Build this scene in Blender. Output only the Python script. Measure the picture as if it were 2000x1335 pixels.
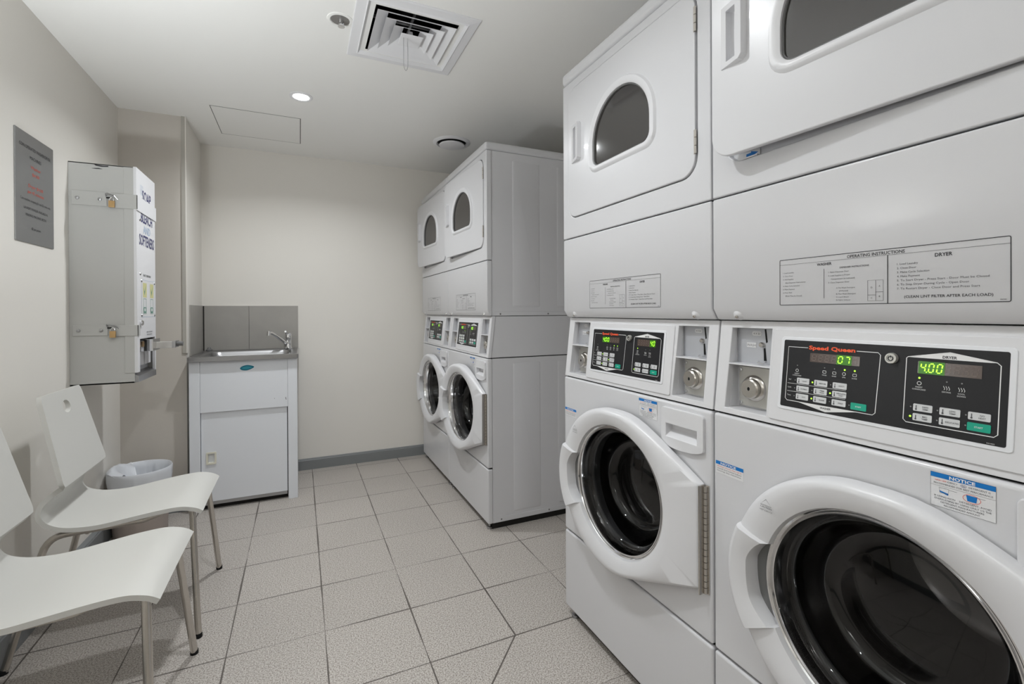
import bpy, bmesh, math, random
from mathutils import Matrix, Vector
from math import sin, cos, pi, radians, sqrt, atan2

scene = bpy.context.scene
C = scene.collection
random.seed(7)
for _o in list(bpy.data.objects):
    bpy.data.objects.remove(_o)

# ------------------------------------------------------------------ camera
CAM_H, F_PX = 1.1204, 913.716
_y, _p, _r = radians(24.3791), radians(-0.2082), radians(-0.3111)
_F = Vector((sin(_y) * cos(_p), cos(_y) * cos(_p), sin(_p)))
_R = Vector((cos(_y), -sin(_y), 0))
_U = _R.cross(_F)
_Rc = _R * cos(_r) + _U * sin(_r)
_Uc = _U * cos(_r) - _R * sin(_r)
cam_d = bpy.data.cameras.new('camera')
cam = bpy.data.objects.new('camera', cam_d)
C.objects.link(cam)
cam.matrix_world = Matrix(((_Rc.x, _Uc.x, -_F.x, 0), (_Rc.y, _Uc.y, -_F.y, 0), (_Rc.z, _Uc.z, -_F.z, CAM_H), (0, 0, 0, 1)))
cam_d.sensor_width = 36
cam_d.lens = F_PX / 2000 * 36
cam_d.shift_y = -(667.5 - 611.376) / 2000
cam_d.clip_start = 0.02
scene.camera = cam

# ------------------------------------------------------------------ world, exposure
w = bpy.data.worlds.new('world')
scene.world = w
w.use_nodes = True
w.node_tree.nodes['Background'].inputs[0].default_value = (0.9, 0.95, 1, 1)
w.node_tree.nodes['Background'].inputs[1].default_value = 0.3
scene.view_settings.view_transform = 'Standard'
scene.view_settings.look = 'None'
scene.view_settings.gamma = 1
scene.view_settings.exposure = 0.0
scene.cycles.max_bounces = 10
scene.cycles.diffuse_bounces = 8
scene.cycles.caustics_reflective = False
scene.cycles.caustics_refractive = False

# room lamps: ceiling downlights (their glowing lenses and housings are built further down)
CEIL = 2.2356
DOWNLIGHTS = [(0.012, 2.651, 11.0), (0.09, 1.10, 8.0), (-0.1, -0.35, 4.5)]  # the last one is an added fill lamp, unseen behind the camera
LAMP_COL = (0.95, 0.98, 1.0)
# two added unseen uplights, fill light bounced off the ceiling (their bowls are built further down)
FILL_UPLIGHTS = [(-0.76, 1.34, 1.08, 13.0), (-0.76, -0.45, 1.20, 8.5)]
for _i, (lx, ly, lw) in enumerate(DOWNLIGHTS):
    ld = bpy.data.lights.new('downlight_lamp', 'AREA')
    ld.shape = 'DISK'
    ld.size = 0.07
    ld.energy = lw
    ld.spread = radians((150, 140, 140)[_i])
    ld.color = LAMP_COL
    lo = bpy.data.objects.new('downlight_lamp', ld)
    lo.location = (lx, ly, CEIL - 0.012)
    C.objects.link(lo)
for (lx, ly, lz, lw) in FILL_UPLIGHTS:
    ld = bpy.data.lights.new('uplight_lamp', 'AREA')
    ld.shape = 'DISK'
    ld.size = 0.16
    ld.energy = lw
    ld.color = (0.92, 0.97, 1.0)
    lo = bpy.data.objects.new('uplight_lamp', ld)
    lo.location = (lx, ly, lz + 0.004)
    lo.rotation_euler = (pi, 0, 0)
    C.objects.link(lo)

# ------------------------------------------------------------------ materials
def srgb(r, g, b):
    f = lambda c: (c / 255 / 12.92) if c / 255 <= 0.04045 else ((c / 255 + 0.055) / 1.055) ** 2.4
    return (f(r), f(g), f(b), 1)

def mat(name, col, rough=0.5, metal=0.0, spec=0.5, coat=0.0, emit=None, es=0.0, bump=0.0, bscale=200, var=0.0, vscale=3, ior=1.45):
    m = bpy.data.materials.new(name)
    m.use_nodes = True
    nt = m.node_tree
    b = nt.nodes['Principled BSDF']
    b.inputs['Base Color'].default_value = col
    b.inputs['Roughness'].default_value = rough
    b.inputs['Metallic'].default_value = metal
    b.inputs['Specular IOR Level'].default_value = spec
    b.inputs['Coat Weight'].default_value = coat
    b.inputs['IOR'].default_value = ior
    if emit:
        b.inputs['Emission Color'].default_value = emit
        b.inputs['Emission Strength'].default_value = es
    if bump or var:
        tc = nt.nodes.new('ShaderNodeTexCoord')
    if bump:
        n = nt.nodes.new('ShaderNodeTexNoise')
        n.inputs['Scale'].default_value = bscale
        bp_ = nt.nodes.new('ShaderNodeBump')
        bp_.inputs['Strength'].default_value = bump
        bp_.inputs['Distance'].default_value = 0.001
        nt.links.new(tc.outputs['Object'], n.inputs['Vector'])
        nt.links.new(n.outputs['Fac'], bp_.inputs['Height'])
        nt.links.new(bp_.outputs['Normal'], b.inputs['Normal'])
    if var:
        n = nt.nodes.new('ShaderNodeTexNoise')
        n.inputs['Scale'].default_value = vscale
        n.inputs['Detail'].default_value = 6
        mx = nt.nodes.new('ShaderNodeMix')
        mx.data_type = 'RGBA'
        mx.inputs['A'].default_value = tuple(c * (1 - var) for c in col[:3]) + (1,)
        mx.inputs['B'].default_value = tuple(min(1, c * (1 + var)) for c in col[:3]) + (1,)
        nt.links.new(tc.outputs['Object'], n.inputs['Vector'])
        nt.links.new(n.outputs['Fac'], mx.inputs['Factor'])
        nt.links.new(mx.outputs['Result'], b.inputs['Base Color'])
    return m

ENAMEL = mat('white_enamel', (0.615, 0.615, 0.635, 1), rough=0.28, coat=0.15, bump=0.02, bscale=60)
PLASTIC = mat('white_plastic', (0.665, 0.665, 0.685, 1), rough=0.32)
PANEL_FRAME = mat('silver_white_trim', (0.72, 0.73, 0.76, 1), rough=0.3)
BLACKP = mat('black_panel', (0.012, 0.012, 0.014, 1), rough=0.42, spec=0.35)
LINE_W = mat('white_print', (0.75, 0.75, 0.75, 1), rough=0.5)
INK = mat('black_ink', (0.03, 0.03, 0.035, 1), rough=0.6)
INK2 = mat('grey_ink', (0.10, 0.10, 0.11, 1), rough=0.6)
KEYW = mat('button_white', (0.60, 0.61, 0.62, 1), rough=0.45)
KEYG = mat('button_green', (0.0, 0.33, 0.22, 1), rough=0.4)
REDP = mat('red_orange_print', (0.85, 0.10, 0.03, 1), rough=0.5)
DISP = mat('display_window', (0.085, 0.06, 0.05, 1), rough=0.15)
GHOST = mat('unlit_segments', (0.13, 0.095, 0.08, 1), rough=0.3)
GLOW = mat('display_glow', (0.01, 0.06, 0.0, 1), rough=0.3, emit=(0.07, 0.36, 0.0, 1), es=0.32)  # halo round the lit digits, put in as a glowing cell
LEDG = mat('green_led', (0.1, 0.5, 0.0, 1), rough=0.3, emit=(0.50, 1.0, 0.06, 1), es=1.5)
LEDOFF = mat('unlit_led', (0.22, 0.22, 0.22, 1), rough=0.3)
CHROME = mat('chrome', (0.75, 0.75, 0.76, 1), rough=0.08, metal=1)
STEEL = mat('brushed_steel', (0.42, 0.42, 0.43, 1), rough=0.28, metal=1, bump=0.05, bscale=90)
NICKEL = mat('satin_nickel', (0.60, 0.57, 0.53, 1), rough=0.25, metal=1)
PLATEM = mat('coin_plate_metal', (0.50, 0.49, 0.46, 1), rough=0.42, metal=0.55)
PLATEG = mat('coin_slot_plate', (0.48, 0.49, 0.52, 1), rough=0.4, metal=0.3)
BLACK = mat('black_void', (0.004, 0.004, 0.004, 1), rough=0.9)
PLINTH = mat('black_plinth', (0.012, 0.011, 0.010, 1), rough=0.7)
GASKET = mat('grey_rubber', (0.16, 0.16, 0.16, 1), rough=0.5)
WALL = mat('wall_paint', (0.76, 0.735, 0.69, 1), rough=0.65, bump=0.12, bscale=120, var=0.02, vscale=2.5)
WALL_TAUPE = mat('pillar_paint', (0.56, 0.525, 0.48, 1), rough=0.65, bump=0.12, bscale=120, var=0.02, vscale=2.5)  # darker version of the wall colour, for the pillar front only
CEILM = mat('ceiling_paint', (0.87, 0.865, 0.845, 1), rough=0.8, var=0.01)
CEILPAN = mat('ceiling_panel_paint', (0.86, 0.855, 0.835, 1), rough=0.8)
SKIRT = mat('grey_skirting_paint', (0.21, 0.22, 0.225, 1), rough=0.4)
VENTM = mat('vent_white', (0.78, 0.78, 0.80, 1), rough=0.4)
CHAIRP = mat('chair_white_plastic', (0.585, 0.58, 0.555, 1), rough=0.42)
TILEG = mat('grey_splash_tile', (0.37, 0.355, 0.33, 1), rough=0.45, var=0.10, vscale=9)
GROUTD = mat('dark_grout', (0.03, 0.028, 0.025, 1), rough=0.9)
BOXG = mat('vending_box_grey', (0.50, 0.50, 0.485, 1), rough=0.4, var=0.02)
BOXW = mat('vending_box_white', (0.74, 0.74, 0.76, 1), rough=0.4)
BRASS = mat('brass', (0.55, 0.36, 0.17, 1), rough=0.35, metal=0.8)
NAVY = mat('navy_print', (0.06, 0.06, 0.16, 1), rough=0.6)
BLUEP = mat('blue_print', (0.0, 0.16, 0.50, 1), rough=0.5)
LBLUE = mat('pale_blue_print', (0.42, 0.52, 0.66, 1), rough=0.6)
STICKW = mat('sticker_white', (0.70, 0.70, 0.71, 1), rough=0.5)
YELLOWP = mat('yellow_print', (0.62, 0.60, 0.30, 1), rough=0.6)
GREENP = mat('green_print', (0.12, 0.28, 0.22, 1), rough=0.6)
REDINK = mat('red_ink', (0.70, 0.12, 0.08, 1), rough=0.6)
TEAL = mat('teal_badge', (0.0, 0.16, 0.24, 1), rough=0.35)
BINM = mat('bin_plastic', (0.36, 0.31, 0.28, 1), rough=0.5)
LINER = mat('bin_liner', (0.66, 0.68, 0.72, 1), rough=0.35)
CREAM = mat('cream_plastic', (0.72, 0.70, 0.60, 1), rough=0.4)
SIGNM = mat('sign_metal', (0.30, 0.30, 0.30, 1), rough=0.38, metal=0.7, bump=0.04, bscale=40)
WHITEG = mat('sink_enamel', (0.74, 0.76, 0.80, 1), rough=0.3)
DGLASS = mat('dryer_glass', (0.035, 0.032, 0.030, 1), rough=0.07, ior=1.75)
DRUM = mat('drum_steel', (0.36, 0.35, 0.34, 1), rough=0.22, metal=1)
LENS = mat('lamp_lens', (1, 1, 1, 1), rough=0.3, emit=(1.0, 0.99, 0.96, 1), es=9)
SENSOR = mat('sprinkler_metal', (0.30, 0.29, 0.28, 1), rough=0.4, metal=0.6)

# door bowl glass: smoked, see-through, glossy
WGLASS = bpy.data.materials.new('smoked_door_glass')
WGLASS.use_nodes = True
nt = WGLASS.node_tree
nt.nodes.remove(nt.nodes['Principled BSDF'])
_out = nt.nodes['Material Output']
_fr = nt.nodes.new('ShaderNodeFresnel'); _fr.inputs[0].default_value = 1.5
_tr = nt.nodes.new('ShaderNodeBsdfTransparent'); _tr.inputs[0].default_value = (0.42, 0.42, 0.43, 1)
_gl = nt.nodes.new('ShaderNodeBsdfGlossy'); _gl.inputs['Roughness'].default_value = 0.03
_gl.inputs['Color'].default_value = (0.95, 0.95, 0.95, 1)
_mx = nt.nodes.new('ShaderNodeMixShader')
nt.links.new(_fr.outputs[0], _mx.inputs[0]); nt.links.new(_tr.outputs[0], _mx.inputs[1]); nt.links.new(_gl.outputs[0], _mx.inputs[2])
nt.links.new(_mx.outputs[0], _out.inputs[0])

def floor_material():
    m = bpy.data.materials.new('floor_tiles')
    m.use_nodes = True
    nt = m.node_tree
    N, L = nt.nodes, nt.links
    b = N['Principled BSDF']
    geo = N.new('ShaderNodeNewGeometry')
    sep = N.new('ShaderNodeSeparateXYZ')
    L.new(geo.outputs['Position'], sep.inputs[0])
    def math_(op, a, c=None, d=None):
        n = N.new('ShaderNodeMath'); n.operation = op
        for i, v in enumerate((a, c, d)):
            if v is None: continue
            if isinstance(v, (int, float)): n.inputs[i].default_value = v
            else: L.new(v, n.inputs[i])
        return n.outputs[0]
    def edge(coord, off):
        t = math_('SUBTRACT', coord, off)
        t = math_('DIVIDE', t, 0.3)
        cell = math_('ROUND', t)
        d = math_('ABSOLUTE', math_('SUBTRACT', t, cell))
        return math_('MULTIPLY', d, 0.3), math_('FLOOR', t)
    dx, cx = edge(sep.outputs[0], 0.073)
    dy, cy = edge(sep.outputs[1], 1.4695)
    # one tile is cut along a diagonal towards the floor waste; its neighbours have no joint at x = 0.673 in front of y = 1.4695
    s = math_('ADD', math_('MULTIPLY', math_('SUBTRACT', sep.outputs[0], 0.669), 0.7316), math_('MULTIPLY', math_('SUBTRACT', sep.outputs[1], 1.467), -0.6809))
    dd = math_('ABSOLUTE', s)
    front = math_('LESS_THAN', sep.outputs[1], 1.4695)
    dd = math_('ADD', dd, math_('SUBTRACT', 1.0, front))
    near = math_('LESS_THAN', math_('ABSOLUTE', math_('SUBTRACT', sep.outputs[0], 0.673)), 0.02)
    dx2 = math_('ADD', dx, math_('MULTIPLY', near, front))
    dmin = math_('MINIMUM', math_('MINIMUM', dx2, dy), dd)
    # joint darkness varies along its length
    nj = N.new('ShaderNodeTexNoise'); nj.inputs['Scale'].default_value = 3.1; nj.inputs['Detail'].default_value = 3
    L.new(geo.outputs['Position'], nj.inputs['Vector'])
    wj = N.new('ShaderNodeMapRange'); wj.inputs[1].default_value = 0.36; wj.inputs[2].default_value = 0.66
    wj.inputs[3].default_value = 0.0007; wj.inputs[4].default_value = 0.0034
    L.new(nj.outputs['Fac'], wj.inputs[0])
    joint = math_('LESS_THAN', dmin, wj.outputs[0])
    # tile colour: fine speckle + slight per-tile shift
    ns = N.new('ShaderNodeTexNoise'); ns.inputs['Scale'].default_value = 230; ns.inputs['Detail'].default_value = 2
    L.new(geo.outputs['Position'], ns.inputs['Vector'])
    nb = N.new('ShaderNodeTexNoise'); nb.inputs['Scale'].default_value = 3.0; nb.inputs['Detail'].default_value = 3
    L.new(geo.outputs['Position'], nb.inputs['Vector'])
    cmb = N.new('ShaderNodeCombineXYZ'); L.new(cx, cmb.inputs[0]); L.new(cy, cmb.inputs[1])
    wn = N.new('ShaderNodeTexWhiteNoise'); wn.noise_dimensions = '2D'; L.new(cmb.outputs[0], wn.inputs['Vector'])
    cr = N.new('ShaderNodeValToRGB')
    cr.color_ramp.elements[0].position = 0.36; cr.color_ramp.elements[0].color = (0.25, 0.215, 0.19, 1)
    cr.color_ramp.elements[1].position = 0.60; cr.color_ramp.elements[1].color = (0.56, 0.53, 0.495, 1)
    L.new(ns.outputs['Fac'], cr.inputs[0])
    k = math_('ADD', 0.90, math_('ADD', math_('MULTIPLY', wn.outputs['Value'], 0.06), math_('MULTIPLY', nb.outputs['Fac'], 0.13)))
    mul = N.new('ShaderNodeMix'); mul.data_type = 'RGBA'; mul.blend_type = 'MULTIPLY'; mul.inputs['Factor'].default_value = 1
    L.new(cr.outputs[0], mul.inputs['A']); L.new(k, mul.inputs['B'])
    jm = N.new('ShaderNodeMix'); jm.data_type = 'RGBA'
    jm.inputs['B'].default_value = (0.10, 0.085, 0.075, 1)
    L.new(joint, jm.inputs['Factor']); L.new(mul.outputs['Result'], jm.inputs['A'])
    L.new(jm.outputs['Result'], b.inputs['Base Color'])
    b.inputs['Roughness'].default_value = 0.5
    bm_ = N.new('ShaderNodeBump'); bm_.inputs['Strength'].default_value = 0.25; bm_.inputs['Distance'].default_value = 0.001
    hh = math_('SUBTRACT', math_('MULTIPLY', ns.outputs['Fac'], 0.6), joint)
    L.new(hh, bm_.inputs['Height']); L.new(bm_.outputs['Normal'], b.inputs['Normal'])
    return m
FLOORM = floor_material()

# ------------------------------------------------------------------ mesh helpers
class MB:
    def __init__(s):
        s.v, s.f, s.mi, s.mats = [], [], [], []
    def m(s, material):
        if material not in s.mats: s.mats.append(material)
        return s.mats.index(material)
    def add(s, vs, fs, material, fn=None):
        o = len(s.v); k = s.m(material)
        s.v += [tuple(fn(*p)) if fn else tuple(p) for p in vs]
        for f in fs:
            s.f.append([o + i for i in f]); s.mi.append(k)
        return s
    def box(s, a, b, material, fn=None):
        (x0, y0, z0), (x1, y1, z1) = a, b
        vs = [(x0, y0, z0), (x1, y0, z0), (x1, y1, z0), (x0, y1, z0), (x0, y0, z1), (x1, y0, z1), (x1, y1, z1), (x0, y1, z1)]
        return s.add(vs, [(3, 2, 1, 0), (4, 5, 6, 7), (0, 1, 5, 4), (1, 2, 6, 5), (2, 3, 7, 6), (3, 0, 4, 7)], material, fn)
    def prism(s, poly, d0, d1, material, fn):
        """poly: 2D outline; fn(a, b, d) maps to 3D"""
        n = len(poly)
        vs = [(a, b, d0) for a, b in poly] + [(a, b, d1) for a, b in poly]
        fs = [list(range(n))[::-1], list(range(n, 2 * n))] + [(i, (i + 1) % n, n + (i + 1) % n, n + i) for i in range(n)]
        return s.add(vs, fs, material, fn)
    def tube(s, pts, r, material, n=12, closed=False, cap=True, fn=None):
        pts = [Vector(p) for p in pts]; N = len(pts); vs = []; fs = []
        up = Vector((0, 0, 1)); prev = None
        for i, p in enumerate(pts):
            if closed: t = (pts[(i + 1) % N] - pts[i - 1]).normalized()
            else: t = (pts[min(i + 1, N - 1)] - pts[max(i - 1, 0)]).normalized()
            if prev is None:
                a = t.cross(up)
                if a.length < 1e-3: a = t.cross(Vector((1, 0, 0)))
                a.normalize()
            else:
                a = (prev - t * prev.dot(t)).normalized()
            prev = a; b = t.cross(a)
            rr = r[i] if isinstance(r, (list, tuple)) else r
            vs += [p + (a * cos(2 * pi * k / n) + b * sin(2 * pi * k / n)) * rr for k in range(n)]
        for i in range(N if closed else N - 1):
            j = (i + 1) % N
            for k in range(n):
                fs.append((i * n + k, i * n + (k + 1) % n, j * n + (k + 1) % n, j * n + k))
        if cap and not closed:
            fs += [list(range(n))[::-1], [(N - 1) * n + k for k in range(n)]]
        return s.add(vs, fs, material, fn)
    def lathe(s, prof, material, fn, n=48, cap0=False, cap1=False):
        """prof: (r, h); fn(a, b, h) -> 3D with a,b in the plane of the circle"""
        vs = []; fs = []
        for r, h in prof:
            vs += [(r * cos(2 * pi * k / n), r * sin(2 * pi * k / n), h) for k in range(n)]
        for i in range(len(prof) - 1):
            for k in range(n):
                fs.append((i * n + k, i * n + (k + 1) % n, (i + 1) * n + (k + 1) % n, (i + 1) * n + k))
        if cap0: fs.append(list(range(n))[::-1])
        if cap1: fs.append([(len(prof) - 1) * n + k for k in range(n)])
        return s.add(vs, fs, material, fn)
    def grid(s, rows, material, closed=False):
        vs = [p for r in rows for p in r]; n = len(rows[0]); fs = []
        for i in range(len(rows) - 1):
            for k in range(n if closed else n - 1):
                fs.append((i * n + k, i * n + (k + 1) % n, (i + 1) * n + (k + 1) % n, (i + 1) * n + k))
        return s.add(vs, fs, material)
    def build(s, name, parent=None, smooth=None, bevel=0, seg=2, loc=None, rotz=0, link=True):
        me = bpy.data.meshes.new(name)
        me.from_pydata(s.v, [], s.f)
        for m_ in s.mats: me.materials.append(m_)
        me.polygons.foreach_set('material_index', s.mi)
        bm = bmesh.new(); bm.from_mesh(me)
        bmesh.ops.recalc_face_normals(bm, faces=bm.faces[:])
        if smooth is not None:
            for f in bm.faces: f.smooth = True
            for e in bm.edges:
                if len(e.link_faces) == 2 and e.calc_face_angle(0) > radians(smooth): e.smooth = False
        bm.to_mesh(me); bm.free()
        me.update()
        o = bpy.data.objects.new(name, me)
        C.objects.link(o)
        if parent is not None: o.parent = parent
        if loc: o.location = loc
        if rotz: o.rotation_euler.z = rotz
        if bevel:
            md = o.modifiers.new('bevel', 'BEVEL'); md.width = bevel; md.segments = seg
            md.limit_method = 'ANGLE'; md.angle_limit = radians(35); md.harden_normals = True
            for p in me.polygons: p.use_smooth = True
        return o

def cut(o, cutters, bevel=0, seg=2):
    """subtract the cutter meshes for good; the cutters are removed again"""
    for c in cutters:
        md = o.modifiers.new('cut', 'BOOLEAN'); md.operation = 'DIFFERENCE'; md.object = c; md.solver = 'EXACT'
        if hasattr(md, 'material_mode'): md.material_mode = 'TRANSFER'
    dg = bpy.context.evaluated_depsgraph_get(); dg.update()
    me = bpy.data.meshes.new_from_object(o.evaluated_get(dg))
    o.modifiers.clear(); o.data = me
    for c in cutters: bpy.data.objects.remove(c)
    if bevel:
        md = o.modifiers.new('bevel', 'BEVEL'); md.width = bevel; md.segments = seg
        md.limit_method = 'ANGLE'; md.angle_limit = radians(35); md.harden_normals = True
        for p in me.polygons: p.use_smooth = True
    return o

def rrect(a0, b0, a1, b1, r, n=6):
    pts = []
    for cx, cy, s in ((a1 - r, b1 - r, 0), (a0 + r, b1 - r, 90), (a0 + r, b0 + r, 180), (a1 - r, b0 + r, 270)):
        for i in range(n + 1):
            t = radians(s + 90 * i / n); pts.append((cx + r * cos(t), cy + r * sin(t)))
    return pts

def thing(name, label, cat, loc=(0, 0, 0), rotz=0, group=None):
    o = bpy.data.objects.new(name, None); C.objects.link(o)
    o.empty_display_size = 0.1; o.location = loc; o.rotation_euler = (0, 0, rotz)
    o['label'] = label; o['category'] = cat
    if group: o['group'] = group
    return o
def tag(o, label, cat, group=None):
    o['label'] = label; o['category'] = cat
    if group: o['group'] = group
    return o
def struct(o):
    o['kind'] = 'structure'; return o

# text as flat mesh data: (verts2d, faces), cached
_tc = {}
def text2d(txt, size, bold=0.0, width=1.0, res=2):
    key = (txt, bold, res)
    if key not in _tc:
        cu = bpy.data.curves.new('t', 'FONT'); cu.body = txt; cu.size = 1.0; cu.resolution_u = res; cu.offset = bold
        cu.align_x = 'CENTER'; cu.align_y = 'BOTTOM_BASELINE'
        ob = bpy.data.objects.new('t', cu); C.objects.link(ob)
        dg = bpy.context.evaluated_depsgraph_get(); dg.update()
        me = bpy.data.meshes.new_from_object(ob.evaluated_get(dg))
        _tc[key] = ([(v.co.x, v.co.y) for v in me.vertices], [tuple(p.vertices) for p in me.polygons])
        bpy.data.objects.remove(ob); bpy.data.meshes.remove(me)
    vs, fs = _tc[key]
    return [(x * size * width, y * size) for x, y in vs], fs
def put_text(mb, txt, a, b, size, material, fn, off, bold=0.0, width=1.0, align='C', fit=None):
    """size: cap height in metres; fit: force the total width"""
    vs, fs = text2d(txt, size / 0.727, bold, width)
    if not vs: return
    x0, x1 = min(v[0] for v in vs), max(v[0] for v in vs)
    k = (fit / (x1 - x0)) if fit else 1.0
    sh = {'C': -(x0 + x1) / 2, 'L': -x0, 'R': -x1}[align]
    mb.add([(a + (x + sh) * k, b + y, off) for x, y in vs], fs, material, fn)

# ------------------------------------------------------------------ the room
XL, YB, XR, YF = -0.893, 3.654, 1.78, -1.3
def slab(name, a, b, material):
    return struct(MB().box(a, b, material).build(name))
slab('floor', (XL - 0.1, YF - 0.1, -0.05), (XR + 0.1, YB + 0.1, 0), FLOORM)
slab('ceiling', (XL - 0.1, YF - 0.1, CEIL), (XR + 0.1, YB + 0.1, CEIL + 0.05), CEILM)
slab('wall_left', (XL - 0.1, YF - 0.1, 0), (XL, YB + 0.1, CEIL), WALL)
slab('wall_back', (XL, YB, 0), (XR + 0.1, YB + 0.1, CEIL), WALL)
slab('wall_right', (XR, YF - 0.1, 0), (XR + 0.1, YB, CEIL), WALL)
slab('wall_front', (XL, YF - 0.1, 0), (XR, YF, CEIL), WALL)
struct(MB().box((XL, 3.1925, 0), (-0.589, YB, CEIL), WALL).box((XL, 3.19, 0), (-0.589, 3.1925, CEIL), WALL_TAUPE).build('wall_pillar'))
struct(MB().box((-0.607, 3.184, 0.893), (-0.5885, 3.19, CEIL), mat('bead_paint', (0.42, 0.40, 0.36, 1), rough=0.6)).box((-0.5885, 3.184, 0.893), (-0.584, 3.212, CEIL), WALL).build('trim_1', bevel=0.0006))  # shade band at the pillar corner, put into the bead's front colour

def skirting(name, a, b, n, h, t):
    """a,b: floor line ends (x, y); n: inward normal"""
    prof = [(0, 0), (t, 0), (t, h - 0.012), (t - 0.003, h - 0.009), (t - 0.004, h - 0.004), (t * 0.35, h), (0, h)]
    vs = []
    for p in (a, b):
        vs += [(p[0] + n[0] * d, p[1] + n[1] * d, z) for d, z in prof]
    k = len(prof)
    fs = [list(range(k)), list(range(k, 2 * k))] + [(i, (i + 1) % k, k + (i + 1) % k, k + i) for i in range(k)]
    struct(MB().add(vs, fs, SKIRT).build(name))
skirting('baseboard_back', (-0.589, YB), (XR, YB), (0, -1), 0.078, 0.014)
skirting('baseboard_left', (XL, YF), (XL, 3.19), (1, 0), 0.098, 0.026)
skirting('baseboard_pillar', (XL, 3.19), (-0.589, 3.19), (0, -1), 0.078, 0.014)

# grey splash tiles round the tub
sp = MB()
sp.box((-0.575, YB - 0.007, 0.874), (-0.3185, YB, 1.169), TILEG).box((-0.3165, YB - 0.007, 0.874), (-0.013, YB, 1.169), TILEG)
sp.box((-0.589, YB - 0.004, 0.874), (-0.013, YB, 1.168), GROUTD)
struct(sp.build('trim_2'))
sp = MB().box((-0.589, 3.262, 0.87), (-0.582, YB - 0.011, 1.169), TILEG)
struct(sp.build('trim_3'))

# ------------------------------------------------------------------ stacked washer dryers
WM = 0.683
CU, CZ = 0.351, 0.584           # door glass centre
def hull(points):
    pts = sorted(set(points))
    def half(ps):
        h = []
        for p in ps:
            while len(h) > 1 and (h[-1][0] - h[-2][0]) * (p[1] - h[-2][1]) - (h[-1][1] - h[-2][1]) * (p[0] - h[-2][0]) <= 0: h.pop()
            h.append(p)
        return h[:-1]
    return half(pts) + half(pts[::-1])
_hp = [(0.332 + 0.2430 * cos(t * pi / 90), 0.580 + 0.2430 * sin(t * pi / 90)) for t in range(180)]
_hp += [(0.663 - 0.004 + 0.004 * cos(t), z0 + 0.004 * sin(t)) for t in (0, 0.7, 1.4, -0.7, -1.4) for z0 in (0.449, 0.699)]
_hp += [(0.372, 0.8235), (0.402, 0.8215), (0.433, 0.8145), (0.466, 0.8030), (0.503, 0.7860), (0.540, 0.7670)]
HULL = hull(_hp)
def ray_out(t):
    dx, dz = cos(t), sin(t); best = 0.2
    for i in range(len(HULL)):
        (x1, y1), (x2, y2) = HULL[i], HULL[(i + 1) % len(HULL)]
        ex, ey = x2 - x1, y2 - y1; den = dx * ey - dz * ex
        if abs(den) < 1e-12: continue
        s_ = ((x1 - CU) * ey - (y1 - CZ) * ex) / den
        q = ((x1 - CU) * dz - (y1 - CZ) * dx) / den
        if s_ > 0 and -1e-6 <= q <= 1 + 1e-6: best = max(best, s_)
    return best
HX = 0.662                       # washer door hinge line
HINGE_D = 0.638                  # dryer door hinge line

def slope_y(z): return 0.003 + 0.024 * (z - 0.883) / 0.212
def S(u, z, off): return (u, slope_y(z) - off, z)          # console slope
def V(u, z, off): return (u, -off, z)                       # front plane

def seven(mb, ch, a, b, wd, ht, material, fn, off, th=0.0017):
    segs = {'0': 'abcdef', '1': 'bc', '4': 'fgbc', '7': 'abc', '8': 'abcdefg', 'C': 'adef'}[ch]
    hw, hh = wd / 2, ht / 2; sk = 0.12
    def bar(x0, z0, x1, z1):
        L_ = sqrt((x1 - x0) ** 2 + (z1 - z0) ** 2); ux, uz = (x1 - x0) / L_, (z1 - z0) / L_
        x0 += ux * th * .55; z0 += uz * th * .55; x1 -= ux * th * .55; z1 -= uz * th * .55
        px, pz = -uz * th / 2, ux * th / 2
        q = [(x0 + px, z0 + pz), (x1 + px, z1 + pz), (x1 - px, z1 - pz), (x0 - px, z0 - pz)]
        mb.add([(a + x + z * sk, b + z, off) for x, z in q], [(0, 1, 2, 3)], material, fn)
    D = dict(a=(-hw, hh, hw, hh), b=(hw, hh, hw, 0), c=(hw, 0, hw, -hh), d=(-hw, -hh, hw, -hh), e=(-hw, 0, -hw, -hh), f=(-hw, hh, -hw, 0), g=(-hw, 0, hw, 0))
    for s_ in segs: bar(*D[s_])

def outline(mb, pts, wd, material, fn, off):
    """closed thin printed line following pts"""
    n = len(pts); cx = sum(p[0] for p in pts) / n; cy = sum(p[1] for p in pts) / n
    vs = []
    for i, (x, z) in enumerate(pts):
        (xa, za), (xb, zb) = pts[i - 1], pts[(i + 1) % n]
        tx, tz = xb - xa, zb - za; L_ = sqrt(tx * tx + tz * tz) or 1
        nx, nz = tz / L_, -tx / L_
        vs += [(x + nx * wd / 2, z + nz * wd / 2, off), (x - nx * wd / 2, z - nz * wd / 2, off)]
    fs = [(2 * i, 2 * ((i + 1) % n), 2 * ((i + 1) % n) + 1, 2 * i + 1) for i in range(n)]
    mb.add(vs, fs, material, fn)
def rect(mb, a0, b0, a1, b1, material, fn, off):
    mb.add([(a0, b0, off), (a1, b0, off), (a1, b1, off), (a0, b1, off)], [(0, 1, 2, 3)], material, fn)
def disc(mb, a, b, r, material, fn, off, n=16, ry=None):
    ry = ry or r
    mb.add([(a + r * cos(2 * pi * i / n), b + ry * sin(2 * pi * i / n), off) for i in range(n)], [list(range(n))], material, fn)

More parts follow.
